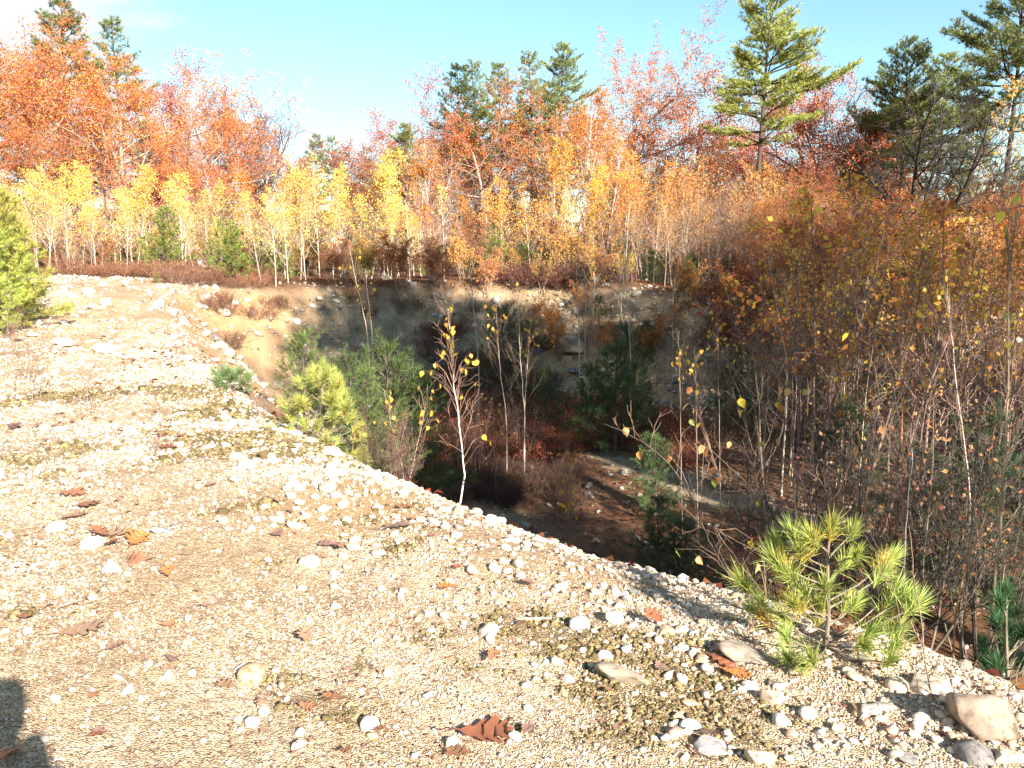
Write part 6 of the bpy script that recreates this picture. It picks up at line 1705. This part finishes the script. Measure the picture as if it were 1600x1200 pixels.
# ================================================================ the photographer, whose shadow falls into the lower left corner
def person():
    J = {'pel': (0, 0, .95), 'waist': (0, .01, 1.1), 'chest': (0, .02, 1.32), 'neck': (0, .02, 1.5), 'head': (0, .06, 1.60), 'crown': (0, .05, 1.78),
         'hl': (-.1, 0, .9), 'kl': (-.12, .02, .5), 'al': (-.13, -.02, .08), 'tl': (-.15, .14, .03), 'hr': (.1, 0, .9), 'kr': (.12, .02, .5), 'ar': (.13, -.02, .08), 'tr': (.15, .14, .03),
         'sl': (-.19, .01, 1.44), 'el': (-.15, .08, 1.2), 'wl': (-.08, .15, 1.42), 'fl': (-.04, .17, 1.52), 'sr': (.19, .01, 1.44), 'er': (.15, .08, 1.2), 'wr': (.08, .15, 1.42), 'fr': (.04, .17, 1.52)}
    rad = {'pel': .15, 'waist': .14, 'chest': .15, 'neck': .06, 'head': .095, 'crown': .08, 'hl': .1, 'kl': .07, 'al': .05, 'tl': .045, 'hr': .1, 'kr': .07, 'ar': .05, 'tr': .045,
           'sl': .09, 'el': .07, 'wl': .045, 'fl': .045, 'sr': .09, 'er': .07, 'wr': .045, 'fr': .045}
    E = [('pel', 'waist'), ('waist', 'chest'), ('chest', 'neck'), ('neck', 'head'), ('head', 'crown'), ('pel', 'hl'), ('hl', 'kl'), ('kl', 'al'), ('al', 'tl'), ('pel', 'hr'), ('hr', 'kr'), ('kr', 'ar'), ('ar', 'tr'),
         ('chest', 'sl'), ('sl', 'el'), ('el', 'wl'), ('wl', 'fl'), ('chest', 'sr'), ('sr', 'er'), ('er', 'wr'), ('wr', 'fr')]
    ks = list(J); me = bpy.data.meshes.new('person')
    me.from_pydata([J[k] for k in ks], [(ks.index(a), ks.index(b)) for a, b in E], [])
    o = bpy.data.objects.new('person', me); COL.objects.link(o)
    o.modifiers.new('skin', 'SKIN')
    lay = me.skin_vertices[0] if len(me.skin_vertices) else None
    if lay is None:
        bm = bmesh.new(); bm.from_mesh(me); bm.verts.layers.skin.verify(); bm.to_mesh(me); bm.free(); lay = me.skin_vertices[0]
    for i, k in enumerate(ks):
        lay.data[i].radius = (rad[k], rad[k]); lay.data[i].use_root = (k == 'pel')
    s = o.modifiers.new('smooth', 'SUBSURF'); s.levels = 1; s.render_levels = 1
    m, nt, out = new_mat('dark_jacket')
    pb = nd(nt, 'ShaderNodeBsdfPrincipled', i_Roughness=.9); pb.inputs['Base Color'].default_value = (.03, .035, .05, 1)
    nt.links.new(pb.outputs[0], out.inputs['Surface']); me.materials.append(m)
    o.location = (-.13, -.34, gz(0, -.34)); o['label'] = 'person in a dark jacket whose shadow falls into the lower left corner'; o['category'] = 'person'
person()

# ================================================================ a label of its own for each repeat
bpy.context.view_layer.update()
def pix(o):
    p = np.array(o.matrix_world.translation) - EYE
    c, s = math.cos(PITCH), math.sin(PITCH)
    zc = p[1] * c - p[2] * s; yc = p[1] * s + p[2] * c
    return 800 + FPX * p[0] / zc, 600 - FPX * yc / zc

BACKMARK = [(0, 'behind the bushy left edge pine'), (120, 'under the tall pale green pine'), (215, 'under the brightest orange oak'), (262, 'by the young pine left of the boulder'), (322, 'by the pale boulder'),
            (412, 'below the leafless purplish oak'), (440, 'above the orange slope'), (512, 'below the two far pines'), (588, 'behind the pale rock on the brink'), (678, 'by the round bright pine'),
            (725, 'below the slim leaning pine'), (770, 'by the taller brink pine'), (832, 'below the narrow pointed pine'), (900, 'under the tall gold birch'), (955, 'under the great red oak'), (1020, 'at the head of the scree'),
            (1086, 'below the broken snag'), (1170, 'below the big sunlit pine'), (1232, 'by the leaning white birch'), (1290, 'under the tall red maple'), (1345, 'by the shorter red maple'), (1415, 'under the spreading pine'),
            (1456, 'under the black leafless tree'), (1530, 'by the white trunked right birch'), (1580, 'at the right edge')]
PITMARK = [(600, 'by the taller dark pine'), (650, 'by the right end of those pines'), (715, 'behind the gold leaved birch'), (748, 'by the leaning birch stem'), (792, 'by the left thin birch'), (820, 'by the middle thin birch'),
           (870, 'below the domed boulder'), (905, 'below the two upright birches'), (965, 'before the broad dark pine'), (1035, 'by the green lit pine'), (1090, 'by the shaded pines'), (1165, 'by the olive green pine'),
           (1232, 'by the leaning white birch'), (1290, 'behind the bright pine'), (1340, 'above the bright pine'), (1408, 'by the red brown sapling'), (1495, 'by the mottled birch'), (1575, 'by the tall tan sapling')]
ORD = ['leftmost', 'second from left', 'third from left', 'fourth from left', 'fifth from left', 'sixth from left', 'seventh from left', 'eighth from left', 'ninth from left', 'tenth from left']
sets = {}
for o in SC.objects:
    if o.parent is None and o.get('category') and o.get('group'):
        sets.setdefault((o['label'], o['group']), []).append(o)
named_stones = [(pix(o), o['label'].split(' with ')[0].split(' beside ')[0].split(' in the ')[0].split(' on the ')[0].split(' from ')[0]) for o in SC.objects if o.get('category') == 'stone' and not o.get('group')]
named_stones = [(p, ' '.join(l.replace(',', '').split()[:6])) for p, l in named_stones if len(l.split()) <= 6]
SHORT = {}
def shortdesc(label):
    for cut in (' in the ', ' behind the ', ' below the ', ' filling ', ' at the ', ' on the ', ' before ', ' overhanging ', ' between the ', ' growing ', ' lying ', ' scattered ', ' lining ', ' nearest ', ' near the ', ' close ', ' of the ', ' rising ', ' whose '):
        label = label.split(cut)[0]
    return label.split(',')[0]
for (lab, grp), objs in sets.items():
    if len(objs) < 2 or 'right of the pit' in grp and 'pine' in lab + grp and 'shad' in lab:
        continue
    sd_ = shortdesc(lab)
    cells = {}
    near = objs[0]['category'] in ('stone', 'leaf')
    for o in objs:
        p = pix(o)
        if near:
            q = min(named_stones, key=lambda m: (m[0][0] - p[0]) ** 2 + 2 * (m[0][1] - p[1]) ** 2)
            dx, dy = p[0] - q[0][0], p[1] - q[0][1]
            rel = ('left of' if dx < 0 else 'right of') if abs(dx) > 1.4 * abs(dy) else ('behind' if dy < 0 else 'in front of')
            key = rel + ' the ' + q[1]
        else:
            M = PITMARK if sd(np.array([o.location.x]), np.array([o.location.y]))[0] > 1.0 and p[1] > 480 else BACKMARK
            key = min(M, key=lambda m: abs(m[0] - p[0]))[1]
        cells.setdefault(key, []).append((p[0], o))
    for key in list(cells):
        L = cells[key]
        if len(L) > 9:
            L.sort(key=lambda q: q[1].location.y)
            del cells[key]
            m = (len(L) + 1) // 2
            cells[key + ', nearer row'] = L[:m]; cells[key + ', farther row'] = L[m:]
    for key, L in cells.items():
        L.sort(key=lambda q: q[0])
        for i, (_x, o) in enumerate(L):
            w = (sd_ + ' ' + key) if len(L) == 1 else (sd_ + ' ' + key + ', ' + (ORD[i] if i < len(L) - 1 or len(L) > 10 else 'rightmost') if i < 10 else sd_ + ' ' + key + ', further right')
            o['label'] = ' '.join(w.split()[:16])
seen_ = {}
for o in SC.objects:
    if o.parent is None and o.get('category'):
        seen_.setdefault(o['label'], []).append(o)
for lab, objs in seen_.items():
    gs = {o.get('group') for o in objs}
    if len(objs) > 1 and len(gs) > 1:
        for o in objs:
            extra = {'bare alders at the back of the right thicket': 'farther ', 'far trees at the back of the wood': 'distant ', 'thin birches among the tall yellow ones': 'slim '}.get(o.get('group'), '')
            if extra: o['label'] = ' '.join((extra + lab).split()[:16])
